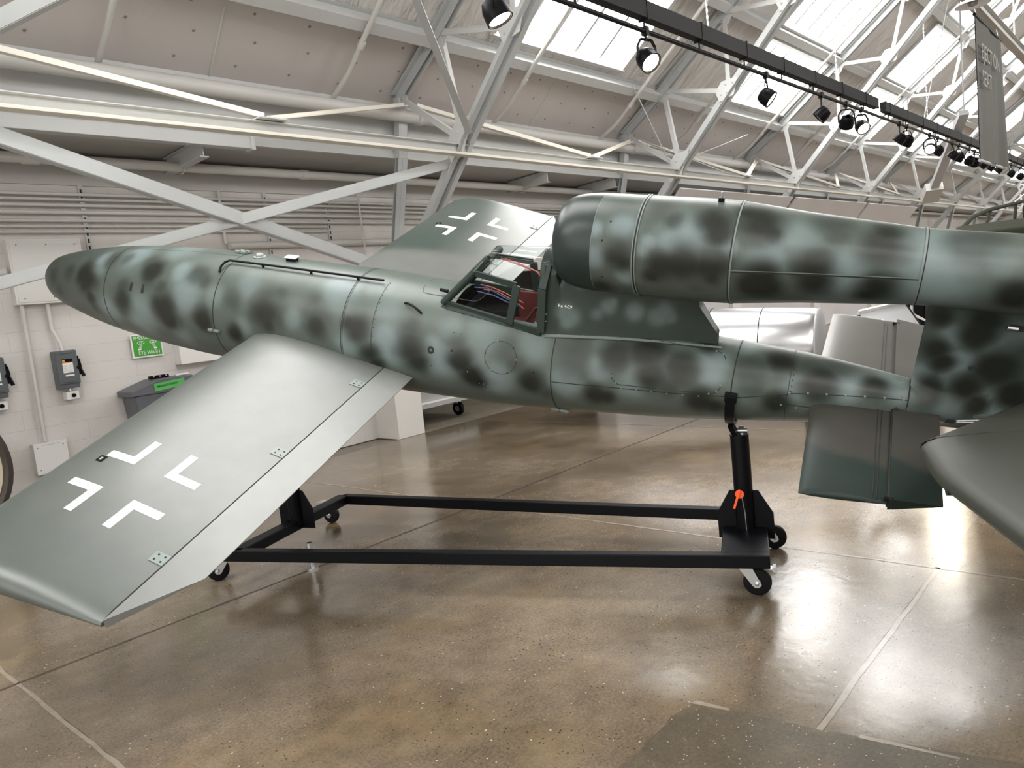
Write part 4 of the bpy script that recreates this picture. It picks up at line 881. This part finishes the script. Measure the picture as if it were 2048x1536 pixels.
for k in range(9): dome(b, Vector((1.112+.012*math.sin(k), -.2375+.085*(k/8)**1.2, .32+.043*k)), Vector((0, -1, .1)), .005, .004, 0)
for k in range(12):
    t = k/12; 
b.build('screw_row', 'rivet', py, local=True)
b = MB(); b.bar((1.105, -.236, .29), (1.105, -.206, .56), .003, .004, (1, 0, 0)); b.bar((1.105, -.206, .56), (1.105, -.15, .69), .003, .004, (1, 0, 0)); b.build('edge_strip', 'seam', py, local=True)
text_mb('Re 4-29', .030, (1.205, -.2275, .470), (1, -.0+.17, -.10), (0, .12, 1), squeeze=.9).build('lettering', 'white', py, local=True, recalc=False)

# engine
b = MB(); xs = list(np.concatenate([[1.165, 1.168, 1.172, 1.18, 1.19, 1.2], np.arange(1.22, 4.651, .025)]))
revolve(b, [1.4245] + [x for x in xs if x > 1.43], ep, 110)
for x, wd, of in ((1.425, .003, .001), (1.664, .006, .006), (1.680, .006, .006), (3.063, .010, .004)): ribbon(b, line((x, 0), (x, 360), 90), ep, wd, of, er, 2)
for x, wd in ((1.672, .008), (2.178, .006), (3.071, .005)): ribbon(b, line((x, 0), (x, 360), 90), ep, wd, .0012, er, 1)
ribbon(b, line((2.186, 0), (2.186, 360), 90), ep, .008, .003, er, 2)
for a in (90, 270):
    ribbon(b, line((2.18, a), (3.06, a-2.5), 20), ep, .006, .001, er, 1); ribbon(b, line((2.18, a-2), (3.06, a-4.5), 20), ep, .004, .002, er, 2)
for x, a in ((1.52, 44), (1.49, 66), (1.49, 110)): dome(b, ep(x, a), (ep(x, a, .1)-ep(x, a)).normalized(), .007, .002, 1)
en = b.build('engine_duct', ['paint', 'seam', 'rivet'], ac, smooth=40, local=True, recalc=False)
def eng_fn(p, ba):
    a = math.degrees(math.atan2(-p.y, p.z-ez(p.x)))
    if a < -70: a = -a
    return p.x, np.radians(a-ba)*max(.1, er(p.x))
paint(en, ENG_B, eng_fn, (.069, .087, .076))
b = MB(); revolve(b, [1.165, 1.168, 1.172, 1.18, 1.19, 1.2] + list(np.arange(1.22, 1.43, .02)) + [1.425], ep, 96)
vs = []; fs = []
for r, x in ((.195, 1.165), (.175, 1.172), (.165, 1.20), (.165, 1.40)): vs += [Vector((x, -r*math.sin(2*PI*k/96), ez(x)+r*math.cos(2*PI*k/96))) for k in range(96)]
for i in range(3):
    for k in range(96): fs.append((i*96+k, (i+1)*96+k, (i+1)*96+(k+1) % 96, i*96+(k+1) % 96))
b.add(vs, fs); b.build('intake_cowl', 'cowl', en, local=True, smooth=45, recalc=False)
b = MB(); b.lathe([(.0, 0), (.165, 0)], (1.38, 0, ez(1.38)), (1, 0, 0), 32, cap=False)
for k in range(-5, 6): b.bar((1.36, .03*k, ez(1.3)-.16), (1.36, .03*k, ez(1.3)+.16), .006, .01, (1, 0, 0), 1)
b.build('intake_grille', ['seam', 'blackm'], en, local=True)
MB().box((2.055, -.012, ez(2.05)+.275), (2.085, .012, ez(2.05)+.302)).build('plug_base', 'blackm', en, local=True)
MB().lathe([(.008, 0), (.006, .03), (.004, .035)], (2.07, 0, ez(2.05)+.30), (0, 0, 1), 10).build('spark_plug', 'zinc', en, local=True)

# wings
XTE, XLE, TMAX = .215, -1.10, .118*1.32
def chordz(x): t = (x-XLE)/(XTE-XLE); return .000 + (-.104)*t
def half(x):
    t = min(1, max(0, (x-XLE)/(XTE-XLE)))
    return 5*TMAX*(.2969*math.sqrt(t)-.126*t-.3516*t*t+.2843*t**3-.1036*t**4)
def zu(x): t = (x-XLE)/(XTE-XLE); return chordz(x)+half(x)*(1.06-.42*max(0, t-.45))
def zl(x): return chordz(x)-half(x)*.80
def ytip(x):
    y = 2.735-.088*x*(1 if x < 0 else 4.6*0+1)
    if x < -.80: y -= .16*((-.80-x)/.30)**2.2
    return y
def make_wing(s):
    """s = -1 towards the camera"""
    nw, ny = 46, 70
    xs = [XLE + (0-XLE)*(1-math.cos(PI/2*i/nw)) for i in range(nw+1)]; xs[-1] = -.004
    loop = [(x, 1) for x in reversed(xs)] + [(x, -1) for x in xs[1:]]
    ts = list(np.linspace(0, .955, ny)) + [.965, .974, .982, .989, .994, .998, 1.0]
    vs = []; fs = []; L = len(loop)
    for t in ts:
        k = 1 if t < .955 else math.sqrt(max(.0, 1-((t-.955)/.045)**2))*.92+.08
        for x, sd in loop:
            y = .28+(ytip(x)-.28)*t; c = chordz(x)
            z = c+((zu(x) if sd > 0 else zl(x))-c)*k
            if t > .955: z -= .0
            vs.append((x, s*y, z))
    for i in range(len(ts)-1):
        for j in range(L): fs.append((i*L+j, i*L+(j+1) % L, (i+1)*L+(j+1) % L, (i+1)*L+j))
    fs.append(tuple((len(ts)-1)*L+j for j in range(L)))
    b = MB(); b.add(vs, fs)
    w_ = b.build('wing', 'wingpaint', ac, local=True, smooth=40)
    GREY, GRN = (.112, .119, .111), (.030, .050, .042)
    def wc(p):
        y = abs(p.y); n1 = noise.noise(Vector((p.x*1.6, p.y*1.1, s*5)))
        if s > 0:   # far wing: grey root, green outer part
            e = 1.32+.22*(p.x+.5)+.10*n1; g_ = 1/(1+math.exp(-(y-e)/.03))*(.85+.4*n1)
            g_ *= min(1, max(.12, (-p.x-.12)/.55))
            if y > 2.5: g_ = max(g_, .45*min(1, (y-2.5)/.2))
        else:
            g_ = .13+.22*max(0, n1) + .34*min(1, max(0, (y-2.25-.25*p.x-.1*n1)/.5)) + .22*max(0, (-p.x-.85)/.25)
        return lerp3(GREY, GRN, min(1, max(0, g_)))
    me = w_.data; at = me.color_attributes.new('paint', 'FLOAT_COLOR', 'POINT')
    for v in me.vertices: at.data[v.index].color = (*wc(v.co), 1)
    # aileron
    vs = []; fs = []; axs = [.004, .05, .10, .15, .19, XTE]; loop = [(x, 1) for x in axs] + [(x, -1) for x in reversed(axs)]; L = len(loop); tsa = np.linspace(0, 1, 30)
    for t in tsa:
        for x, sd in loop:
            yo = 2.728-(x/XTE)*.395; y = .40+(yo-.40)*t; k = 1 if x > .02 else .9
            vs.append((x, s*y, zu(x) if sd > 0 else min(zl(x), zu(x)-.004)))
    for i in range(len(tsa)-1):
        for j in range(L): fs.append((i*L+j, i*L+(j+1) % L, (i+1)*L+(j+1) % L, (i+1)*L+j))
    fs.append(tuple(range(L))); fs.append(tuple((len(tsa)-1)*L+j for j in range(L)))
    a_ = MB().add(vs, fs).build('aileron', 'wingpaint', w_, local=True, smooth=30)
    at = a_.data.color_attributes.new('paint', 'FLOAT_COLOR', 'POINT')
    for v in a_.data.vertices: at.data[v.index].color = (.150, .157, .149, 1) if s < 0 else (.175, .175, .165, 1)
    # white cross of four angles
    b = MB()
    def patch(x0, x1, y0, y1, mi=0, off=.0012):
        n = max(1, int(abs(x1-x0)/.02)); v_ = []; f_ = []
        for i in range(n+1):
            x = x0+(x1-x0)*i/n; v_ += [(x, s*y0, zu(x)+off), (x, s*y1, zu(x)+off)]
        for i in range(n): f_.append((2*i, 2*i+1, 2*i+3, 2*i+2))
        b.add(v_, f_, mi)
    XC, YC = -.5375, 2.010
    for sx in (-1, 1):
        for sy in (-1, 1):
            b = MB(); xi, yi = XC+sx*.105, YC+sy*.102
            patch(xi, xi+sx*.205, yi, yi+sy*.050); patch(xi, xi+sx*.050, yi+sy*.050, yi+sy*.202)
            b.build('cross_marking', 'white', w_, local=True)
    b = MB(); patch(-.875, -.825, 1.915, 1.965); patch(-.860, -.845, 1.928, 1.950, 1, .002); b.build('inspection_hole', ['black', 'zinc'], w_, local=True)
    for y in (.655, 1.445, 2.342):
        b = MB(); zz = zu(-.04)+.002
        dx = (zu(0)-zu(-.08))/.08
        b.obox((-.042, s*y, zz), ((.042, 0, .042*dx), (0, .032, 0), (0, 0, .003)))
        for u_, v_ in ((-.06, -.016), (-.022, -.016), (-.06, .016), (-.022, .016)): b.lathe([(.0055, 0), (.0045, .003)], (u_, s*(y+v_), zz+(u_+.042)*dx+.003), (0, 0, 1), 8, 1)
        b.build('hinge_plate', ['rivet', 'seam'], w_, local=True)
    return w_
make_wing(-1); make_wing(1)

# fin and rudder
vs = []; fs = []; nz_ = 60
def finhalf(t): return (.040*(.2969*math.sqrt(t)-.126*t-.3516*t*t+.2843*t**3-.1036*t**4)*5+.004)*1.1
def fin_y(t, z):
    w_ = (.125*(1-t)**1.6+.012*(1-t))*math.exp(-((z-.055)/.105)**2)
    k = math.sqrt(max(.0, min(1, (z+.078-.03*t)/.07)))
    return (max(finhalf(t), w_)*.5+.5*math.hypot(finhalf(t), w_))*k
dens = [(i/30)**1.3 for i in range(31)]
loop = [(t, -1) for t in dens] + [(t, 1) for t in reversed(dens[1:])]; L = len(loop)
for i in range(nz_+1):
    u_ = i/nz_
    for t, sd in loop:
        z0 = -.077+.03*t; z = z0+(.67-z0)*u_**1.35
        vs.append((3.146+.60*t, sd*fin_y(t, z), z))
for i in range(nz_):
    for j in range(L): fs.append((i*L+j, i*L+(j+1) % L, (i+1)*L+(j+1) % L, (i+1)*L+j))
fs.append(tuple(range(L))); fs.append(tuple(nz_*L+j for j in range(L)))
fi = MB().add(vs, fs).build('fin', 'paint', ac, local=True, smooth=40)
paint(fi, FIN_B, lambda p, ba: (p.x, p.z-ba), (.052, .068, .061))
b = MB(); b.prism([(3.755, -.03), (3.98, .0), (3.98, .62), (3.755, .66)], (0, -.02, 0), (1, 0, 0), (0, 0, 1), -.04)
ru = b.build('rudder', 'paint', fi, local=True, bevel=.008); at = ru.data.color_attributes.new('paint', 'FLOAT_COLOR', 'POINT')
for v in ru.data.vertices: at.data[v.index].color = (.07, .095, .085, 1)
b = MB(); b.lathe([(.016, 0), (.014, .004)], (3.40, -.045, .335), (0, -1, 0), 14); b.build('inspection_plug', 'dkgreen', fi, local=True)
b = MB(); b.prism([(3.492, .585), (3.51, .600), (3.57, .598), (3.57, .572), (3.50, .572)], (0, -.044, 0), (1, 0, 0), (0, 0, 1), .008); b.build('slot', 'seam', fi, local=True); MB().cyl((3.50, -.048, .587), (3.545, -.048, .585), .012, 8).build('link_rod', 'zinc', fi, local=True)
b = MB(); b.prism([(3.345, .0), (3.36, .024), (3.40, .022), (3.385, .002)], (0, -fin_y(.36, .012)-.001, 0), (1, 0, 0), (0, 0, 1), .008)
b.build('cable_slot', 'seam', fi, local=True); b = MB(); b.tube([(3.37, -fin_y(.38, .016)-.004, .016), (3.62, -fin_y(.78, .05)-.006, .05)], .003, 5); b.tube([(3.37, -fin_y(.38, .006)-.004, .006), (3.62, -fin_y(.78, .03)-.006, .03)], .003, 5); b.build('control_cable', 'zinc', fi, local=True)

# tailplane
def make_stab(s):
    dens = [i/20 for i in range(21)]; LE0, HX = 2.668, 3.075; zc = .05
    def hz(t): return .036*5*(.2969*math.sqrt(t)-.126*t-.3516*t*t+.2843*t**3-.1036*t**4)*1.15
    t_end = .80; loop = [(t*t_end, 1) for t in reversed(dens)] + [(t*t_end, -1) for t in dens[1:]]; L = len(loop)
    ts = list(np.linspace(0, .965, 30)) + [.975, .985, .993, 1.0]; vs = []; fs = []
    for t in ts:
        k = 1 if t <= .965 else math.sqrt(max(0, 1-((t-.965)/.035)**2))*.8+.2
        for c, sd in loop:
            le = LE0+.028*t; x = le+(HX-le)*c/t_end; yo = (.985 if s < 0 else .995)-.05*(c/t_end)*(1 if s < 0 else .2); y = .05+(yo-.05)*t
            vs.append((x, s*y, zc+sd*hz(c)*k))
    for i in range(len(ts)-1):
        for j in range(L): fs.append((i*L+j, i*L+(j+1) % L, (i+1)*L+(j+1) % L, (i+1)*L+j))
    fs.append(tuple((len(ts)-1)*L+j for j in range(L)))
    st_ = MB().add(vs, fs).build('tailplane', 'tailpaint' if s < 0 else 'wingpaint', ac, local=True, smooth=40)
    def sc(p, el=False):
        y = abs(p.y)
        if s > 0: return (.072, .072, .063)
        e = .60+.35*(p.x-2.8)*(1 if not el else .1)+.025*math.sin(p.x*14); g_ = 1/(1+math.exp(-(y-e)/.008))
        return lerp3((.044, .043, .036), (.019, .029, .025), g_)
    at = st_.data.color_attributes.new('paint', 'FLOAT_COLOR', 'POINT')
    for v in st_.data.vertices: at.data[v.index].color = (*sc(v.co), 1)
    vs = []; fs = []; axs = [3.082, 3.11, 3.20, 3.308]; zt = [.030, .028, .015, .003]; loop = list(zip(axs, zt, [1]*4)) + list(zip(axs[::-1], zt[::-1], [-1]*4)); L = len(loop)
    ts = np.linspace(0, 1, 40)
    for t in ts:
        for x, z, sd in loop: vs.append((x, s*(.03+(.935-(x-3.08)*.28-.03)*t) if s < 0 else s*(.03+.94*t), zc+sd*z))
    for i in range(len(ts)-1):
        for j in range(L): fs.append((i*L+j, i*L+(j+1) % L, (i+1)*L+(j+1) % L, (i+1)*L+j))
    fs.append(tuple(range(L))); fs.append(tuple((len(ts)-1)*L+j for j in range(L)))
    el = MB().add(vs, fs).build('elevator', 'tailpaint' if s < 0 else 'wingpaint', st_, local=True, smooth=30)
    at = el.data.color_attributes.new('paint', 'FLOAT_COLOR', 'POINT')
    for v in el.data.vertices: at.data[v.index].color = (*sc(v.co, True), 1)
    MB().box((3.0745, min(s*.05, s*.92), zc-.026), (3.0825, max(s*.05, s*.92), zc+.024)).build('hinge_gap', 'seam', st_, local=True)
    b = MB(); zt_ = zc+hz(.66)+.0012
    b.bar((3.012, s*.06, zt_), (3.012, s*.93, zt_), .004, .002); b.bar((3.030, s*.06, zt_-.001), (3.030, s*.93, zt_-.001), .003, .002); b.build('cover_strip', 'seam', st_, local=True)
    b = MB(); b.obox((3.095, s*.10, zc+.033), ((.010, 0, 0), (0, .055, 0), (0, 0, .002)))
    for k in range(3): b.lathe([(.004, 0), (.003, .003)], (3.095, s*(.065+.035*k), zc+.035), (0, 0, 1), 8, 1)
    b.build('hinge_plate', ['dkgreen', 'seam'], st_, local=True)
    b = MB(); [b.cyl((3.06, s*y, zc+.022), (3.10, s*y, zc+.022), .010, 8) for y in (.06, .92)]; b.build('hinge_pin', 'blackm', st_, local=True)
make_stab(-1); make_stab(1)

# ------------------------------------------------------------------ the transport cart
G = {k: Vector(v) for k, v in dict(fn=(2.48, 5.284, 0), ff=(3.775, 5.719, 0), rn=(3.906, 1.824, 0), rf=(4.659, 2.037, 0)).items()}
post = Vector((4.235, 2.025, 0))
ct = thing('transport_cart', 'long black steel transport cart on castors carrying the aircraft', 'cart', (3.4, 3.6, 0))
def zat(p, z): return Vector((p.x, p.y, z))
ax2 = Vector((.3008, -.9537, 0)); sd2 = Vector((.9537, .3008, 0))
nr0, nr1 = Vector((2.43, 5.12, 0)), Vector((3.86, 1.72, 0)); fr0, fr1 = Vector((3.79, 5.52, 0)), Vector((4.60, 2.14, 0))
RZ = .232
MB().bar(zat(nr0, RZ), zat(nr1, RZ), .075, .076).build('side_rail', 'rail', ct, bevel=.006)
MB().bar(zat(fr0, RZ), zat(fr1, RZ), .075, .076).build('side_rail', 'rail', ct, bevel=.006)
MB().bar(zat(fr0, RZ), zat(nr0+ax2*.14, RZ), .11, .076).build('cross_member', 'rail', ct, bevel=.006)
MB().bar(zat(nr1-ax2*.13, RZ+.004), zat(fr1+ax2*.0-ax2*.06+sd2*.03, RZ+.004), .26, .072).build('cross_member', 'rail', ct, bevel=.006)
def mast(base, ztop, pin):
    m_ = MB(); m_.tube([zat(base, .23), zat(base, ztop)], .055, 24); 
    pr = m_.build('mast', 'black', ct, smooth=40)
    MB().lathe([(.055, 0), (.057, 0), (.057, .004), (.047, .004), (.047, -.05), (.0, -.05)], zat(base, ztop), (0, 0, 1), 24, cap=False).build('mast_rim', 'rail', pr, smooth=30)
    for sgn in (0,):
        o_ = zat(base, 0)+sd2*.012
        MB().prism([(-.165, .20), (.165, .20), (.165, .36), (.085, .50), (-.085, .50), (-.165, .36)], o_, ax2, (0, 0, 1), .008).build('gusset', 'rail', ct)
    if pin:
        c = zat(base, .50)-sd2*.054-ax2*.012
        b = MB(); b.cyl(c, c-sd2*.035, .008, 10); b.lathe([(.026, -.004), (.026, .004)], c-sd2*.03, sd2, 18); b.bar(c-sd2*.04+Vector((0, 0, .03))+ax2*.004, c-sd2*.04-ax2*.035+Vector((0, 0, -.085)), .013, .013); b.build('lock_pin', 'orange', ct, smooth=30)
        MB().tube([c-sd2*.01+Vector((0, 0, -.03))+ax2*.01, c+ax2*.02+Vector((0, 0, -.12)), c+ax2*.022+Vector((0, 0, -.24))], .003, 6).build('lanyard', 'zinc', ct)
    return pr
mast(post, .845, True)
fpost = Vector((3.14, 5.24, 0))
mast(fpost, 1.42, False)
# cradle arms bent round the belly
def cradle(x, a0, a1, mst):
    b = MB(); n = 26
    pts = [AM @ fp(x, a0+(a1-a0)*i/n, .018) for i in range(n+1)]; axw = (AR @ Vector((1, 0, 0)))
    for p, q in zip(pts[:-1], pts[1:]): b.bar(p, q+(q-p)*.04, .052, .022, axw.cross(q-p))
    b.build('cradle_arm', 'black', ct)
    for a in (a0, a1):
        MB().obox(AM @ fp(x, a, .012), (axw*.034, (AM.to_3x3() @ fn_(x, a))*.012, axw.cross(AM.to_3x3() @ fn_(x, a))*.03)).build('cradle_pad', 'rubber', ct, bevel=.004)
cradle(2.25, 84, 236, None); cradle(-1.2, 128, 232, None)
bot = AM @ fp(2.25, 148, .03)
b = MB(); b.bar(zat(post, .80), bot, .05, .03, tuple(ax2)); b.build('neck', 'black', ct)
b = MB(); b.lathe([(.022, 0), (.022, .04), (.012, .05)], zat(post, .845)+sd2*.015+ax2*.015, (0, 0, 1), 14); b.cyl(zat(post, .87)-ax2*.03, zat(post, .87)+ax2*.05, .016, 10); b.build('swivel_bolt', 'zinc', ct, smooth=40)
bot2 = AM @ fp(-1.2, 180, .03)
MB().bar(zat(fpost, 1.40), bot2, .06, .05, tuple(ax2)).build('neck', 'black', ct)
def caster(g, deg, brake):
    R_ = Matrix.Rotation(math.radians(deg), 3, 'Z'); T = lambda v: g + R_ @ Vector(v)
    wh = MB().lathe([(.030, -.024), (.062, -.024), (.074, -.020), (.078, -.008), (.078, .008), (.074, .020), (.062, .024), (.030, .024)], T((0, 0, .078)), R_ @ Vector((0, 1, 0)), 30).build('castor_wheel', 'rubber', ct, smooth=40)
    MB().lathe([(.022, -.026), (.022, .026)], T((0, 0, .078)), R_ @ Vector((0, 1, 0)), 18).build('hub', 'zinc', wh, smooth=40)
    b = MB()
    for sg in (-1, 1): b.prism([(-.024, .064), (-.010, .052), (.012, .054), (.025, .070), (-.022, .172), (-.098, .172)], T((0, sg*.034, 0)), R_ @ Vector((1, 0, 0)), (0, 0, 1), .004)
    for sg in (-1, 1): b.lathe([(.012, 0), (.012, .008), (.005, .012)], T((0, sg*.036, .078)), R_ @ Vector((0, sg, 0)), 8)
    b.obox(T((-.055, 0, .174)), (R_ @ Vector((.045, 0, 0)), R_ @ Vector((0, .04, 0)), Vector((0, 0, .004)))); b.build('castor_fork', 'zinc', ct)
    b = MB(); b.obox(T((-.055, 0, .187)), (R_ @ Vector((.055, 0, 0)), R_ @ Vector((0, .05, 0)), Vector((0, 0, .008)))); b.build('castor_plate', 'zinc', ct)
    if brake:
        b = MB(); b.obox(T((.045, .0, .166)), (R_ @ Vector((.055, 0, -.012)), R_ @ Vector((0, .026, 0)), Vector((0, 0, .004)))); b.obox(T((.095, 0, .158)), (R_ @ Vector((.008, 0, 0)), R_ @ Vector((0, .030, 0)), Vector((0, 0, .014)))); b.build('brake_pedal', 'zinc', ct)
caster(G['rn'], -70, True); caster(G['rf'], -62, False); caster(G['fn'], 150, False); caster(G['ff'], -75, False)
jk = Vector((2.95, 4.80, 0))
b = MB(); b.cyl(zat(jk, 0), zat(jk, .012), .045, 14); b.cyl(zat(jk, .01), zat(jk, .20), .014, 10); b.cyl(zat(jk, .10), zat(jk, .20), .024, 10); b.build('levelling_foot', 'zinc', ct, smooth=40)

# ------------------------------------------------------------------ neighbouring exhibits
# wing tip of another machine, lower right
T = thing('neighbour_wing', 'grey green rounded wing tip of another aircraft at the lower right edge', 'wing', (3.6, .6, .97))
b = MB(); outl = []
pc = [(3.54, .845), (3.60, .838), (4.75, .585), (6.4, .22), (6.4, -1.5), (1.2, -1.5), (1.2, -.30), (2.30, .31), (2.92, .655), (3.30, .80), (3.44, .845)]
n = len(pc); C0 = Vector((3.9, -.6, .985)); vs = []; fs = []
prof = [(1.0, .0, -.0), (.995, .014, .0), (.985, .024, 0), (.95, .040, 0), (.80, .058, 0), (.3, .075, 0)]
rings = []
def dense(P, m=9):
    out = []
    for i in range(len(P)):
        p0, p1, p2, p3 = [Vector((*P[(i+k) % len(P)], 0)) for k in (-1, 0, 1, 2)]
        lin = i in (2, 3, 4, 5, 6, 7)
        for k in range(m):
            t = k/m
            out.append(p1.lerp(p2, t) if lin else .5*((2*p1)+(p2-p0)*t+(2*p0-5*p1+4*p2-p3)*t*t+(3*p1-p0-3*p2+p3)*t**3))
    return out
dp = dense(pc); nd = len(dp)
for sg in (1, -1):
    for k, (sc_, h, _) in enumerate(prof if sg > 0 else prof[1:]):
        ins = (1-sc_)*1.2
        rings.append([Vector((p.x, p.y, 0)) + (Vector((C0.x, C0.y, 0))-p).normalized()*ins + Vector((0, 0, .985+sg*h)) for p in dp])
up_ = rings[:6]; lo_ = [rings[0]] + rings[6:]
for stack, flip in ((up_, 0), (lo_, 1)):
    base = len(vs); vs += [v for r in stack for v in r]
    for i in range(len(stack)-1):
        for j in range(nd): fs.append((base+i*nd+j, base+i*nd+(j+1) % nd, base+(i+1)*nd+(j+1) % nd, base+(i+1)*nd+j))
    fs.append(tuple(base+(len(stack)-1)*nd+j for j in range(nd)))
b.add(vs, fs); wg = b.build('wing_panel', 'foreign', T, smooth=50)
d_ = Vector((-.486, .874, 0)).normalized(); c_ = Vector((2.885, .630, .975))
MB().lathe([(.018, -.03), (.018, .002)], c_, d_, 16).build('hole', 'seam', wg)
b = MB()
for k in range(5): b.lathe([(.006, 0), (.005, .002)], (3.50-.16*k, .72-.085*k, 1.021), (0, 0, 1), 8)
b.build('screw', 'seam', wg)
b = MB(); b.box((3.3, -1.1, 0), (3.42, -.98, .93)); b.box((4.6, -1.1, 0), (4.72, -.98, .93)); b.box((3.2, -1.2, .0), (4.8, -.9, .05)); b.build('trestle', 'black', T)
# polished silver nacelle behind the tail, on a pedestal
T = thing('silver_nacelle', 'polished bare metal engine nacelle behind the tail of the aircraft', 'engine', (9.1, 4.5, 0))
a_ = Vector((.2, -.98, -.02)).normalized(); e_ = Vector((9.36, 3.36, .86))
MB().lathe([(.44, 0), (.46, -.05), (.50, -.6), (.54, -1.3), (.56, -2.1), (.56, -2.7), (.50, -3.3), (.36, -3.6)], e_, a_, 56).build('barrel', 'silver', T, smooth=30)
MB().lathe([(.445, 0), (.455, .02), (.43, .035), (.26, .02), (.0, .01)], e_, a_, 48, cap=False).build('end_plate', 'sgrey', T, smooth=40)
b = MB()
for h in (-.62, -1.25, -1.38): b.lathe([(np.interp(-h, [0, .05, .6, 1.3, 2.1], [.44, .46, .50, .54, .56])+.002, h-.006), (np.interp(-h, [0, .05, .6, 1.3, 2.1], [.44, .46, .50, .54, .56])+.002, h+.006)], e_, a_, 56, cap=False)
b.build('panel_seam', 'track', T)
d2, s2, u2_ = basis(a_)
b = MB()
for i in range(12): b.lathe([(.014, 0), (.010, .012)], e_ + a_*.02 + .415*(math.cos(i*PI/6)*s2+math.sin(i*PI/6)*u2_), a_, 8)
b.build('bolt', 'track', T)
pp = e_ - a_*1.9; nn = (s2*.80+u2_*.45); nn = (-s2*.80+u2_*.45) if nn.y > 0 else nn; nn.normalize()
tt = nn.cross(a_).normalized(); tt = tt if tt.z > 0 else -tt
b = MB(); c_ = pp + nn*.563
for a0, a1 in (((-.16, -.12), (.16, -.12)), ((-.16, .06), (-.16, -.12)), ((.16, .06), (.16, -.12)), ((-.16, .06), (.05, .06))): b.bar(c_+a_*a0[0]+tt*a0[1], c_+a_*a1[0]+tt*a1[1], .008, .006, nn)
for i in range(5): b.bar(c_+a_*(-.1+.06*i)+tt*.10, c_+a_*(-.08+.06*i)+tt*.12, .006, .006, nn)
b.build('stencil_panel', 'track', T)
b = MB(); b.box((9.30, 3.36, 0), (9.75, 3.62, .06)); b.box((9.33, 3.42, .05), (9.5, 3.58, .46)); b.build('pedestal', 'blackm', T)
# reader sign, black cabinet with tube, beyond the tail
T = thing('reader_sign', 'tilted grey information sign with white edge beyond the tailplane', 'sign', (8.75, 2.35, 0))
sp = oray(1776, 627, 9.2); rt = (S.camera.matrix_world.to_3x3() @ Vector((1, 0, 0))).normalized(); rt.z = .12; fw = Vector((math.cos(YAW), math.sin(YAW), 0))
hz_ = rt.normalized()*.25; tv = (Vector((0, 0, .75))-fw*.65).normalized(); tv = (fw*.75+Vector((0, 0, .6))).normalized()
MB().obox(sp+Vector((0, 0, -.06)), (hz_, tv*.19, hz_.normalized().cross(tv)*.012)).build('sign_face', 'sgrey', T)
b = MB(); b.obox(sp+tv*.155+Vector((0, 0, -.03)), (hz_*1.06, tv*.012, hz_.normalized().cross(tv)*.03)); b.build('sign_edge', 'lab', T)
b = MB()
for sgn in (-1, 1): b.obox(sp+hz_*sgn*1.0+Vector((0, 0, -.075)), (hz_.normalized()*.03, tv*.17, hz_.normalized().cross(tv)*.012))
b.build('sign_bracket', 'track', T)
MB().bar((sp.x, sp.y, sp.z-.08), (sp.x, sp.y, .02), .05, .05, (1, 0, 0)).build('sign_post', 'track', T); MB().box((sp.x-.15, sp.y-.15, 0), (sp.x+.15, sp.y+.15, .02)).build('sign_foot', 'track', T)
T = thing('black_cabinet', 'black upright cabinet with white tube frame seen behind the fin', 'cabinet', (11, 2.4, 0))
cp = oray(1858, 612, 11.5)
MB().box((cp.x-.3, cp.y-.02, 0), (cp.x+.4, cp.y+.42, cp.z+.15)).build('cabinet_body', 'black', T, bevel=.01)
q0, q1, q2, q3 = oray(1823, 560, 10.8), oray(1824, 622, 10.8), oray(1828, 630, 10.8), oray(1862, 646, 10.7)
MB().tube([zat(q1, 1.6), q1, q2, q3, (q3.x, q3.y, .0)], .018, 8).build('tube_frame', 'boxw', T, smooth=50)
# olive vehicle far right
T = thing('military_vehicle', 'dark olive military vehicle with rails above the engine pipe, far right', 'vehicle', (12.5, 1.4, 0))
vb = Vector((10.2, 1.62, 0))
MB().prism([(-.2, 1.96), (.1, 2.05), (5.2, 2.13), (5.2, .7), (-.2, .7)], (8.6, 1.72, 0), (1, 0, 0), (0, 0, 1), 1.6).build('hull', 'olive', T, bevel=.03)
b = MB(); b.tube([(8.75, 1.68, 2.02), (9.2, 1.66, 2.14), (9.9, 1.64, 2.22), (13.5, 1.62, 2.46)], .022, 8); b.tube([(9.75, 1.64, 2.03), (10.05, 1.64, 2.22)], .02, 8); b.tube([(11.6, 1.64, 2.05), (11.8, 1.64, 2.34)], .02, 8)
b.build('rail', 'olive', T, smooth=50)
MB().box((11.2, .2, 2.05), (13.2, 1.5, 2.30)).build('turret', 'olive', T, bevel=.05)
for x in (9.3, 10.8, 12.3):
    for y in (1.62, .2): MB().lathe([(.2, -.1), (.42, -.1), (.45, -.06), (.45, .06), (.42, .1), (.2, .1)], (x, y, .45), (0, 1, 0), 24).build('wheel', 'rubber', T, smooth=40)
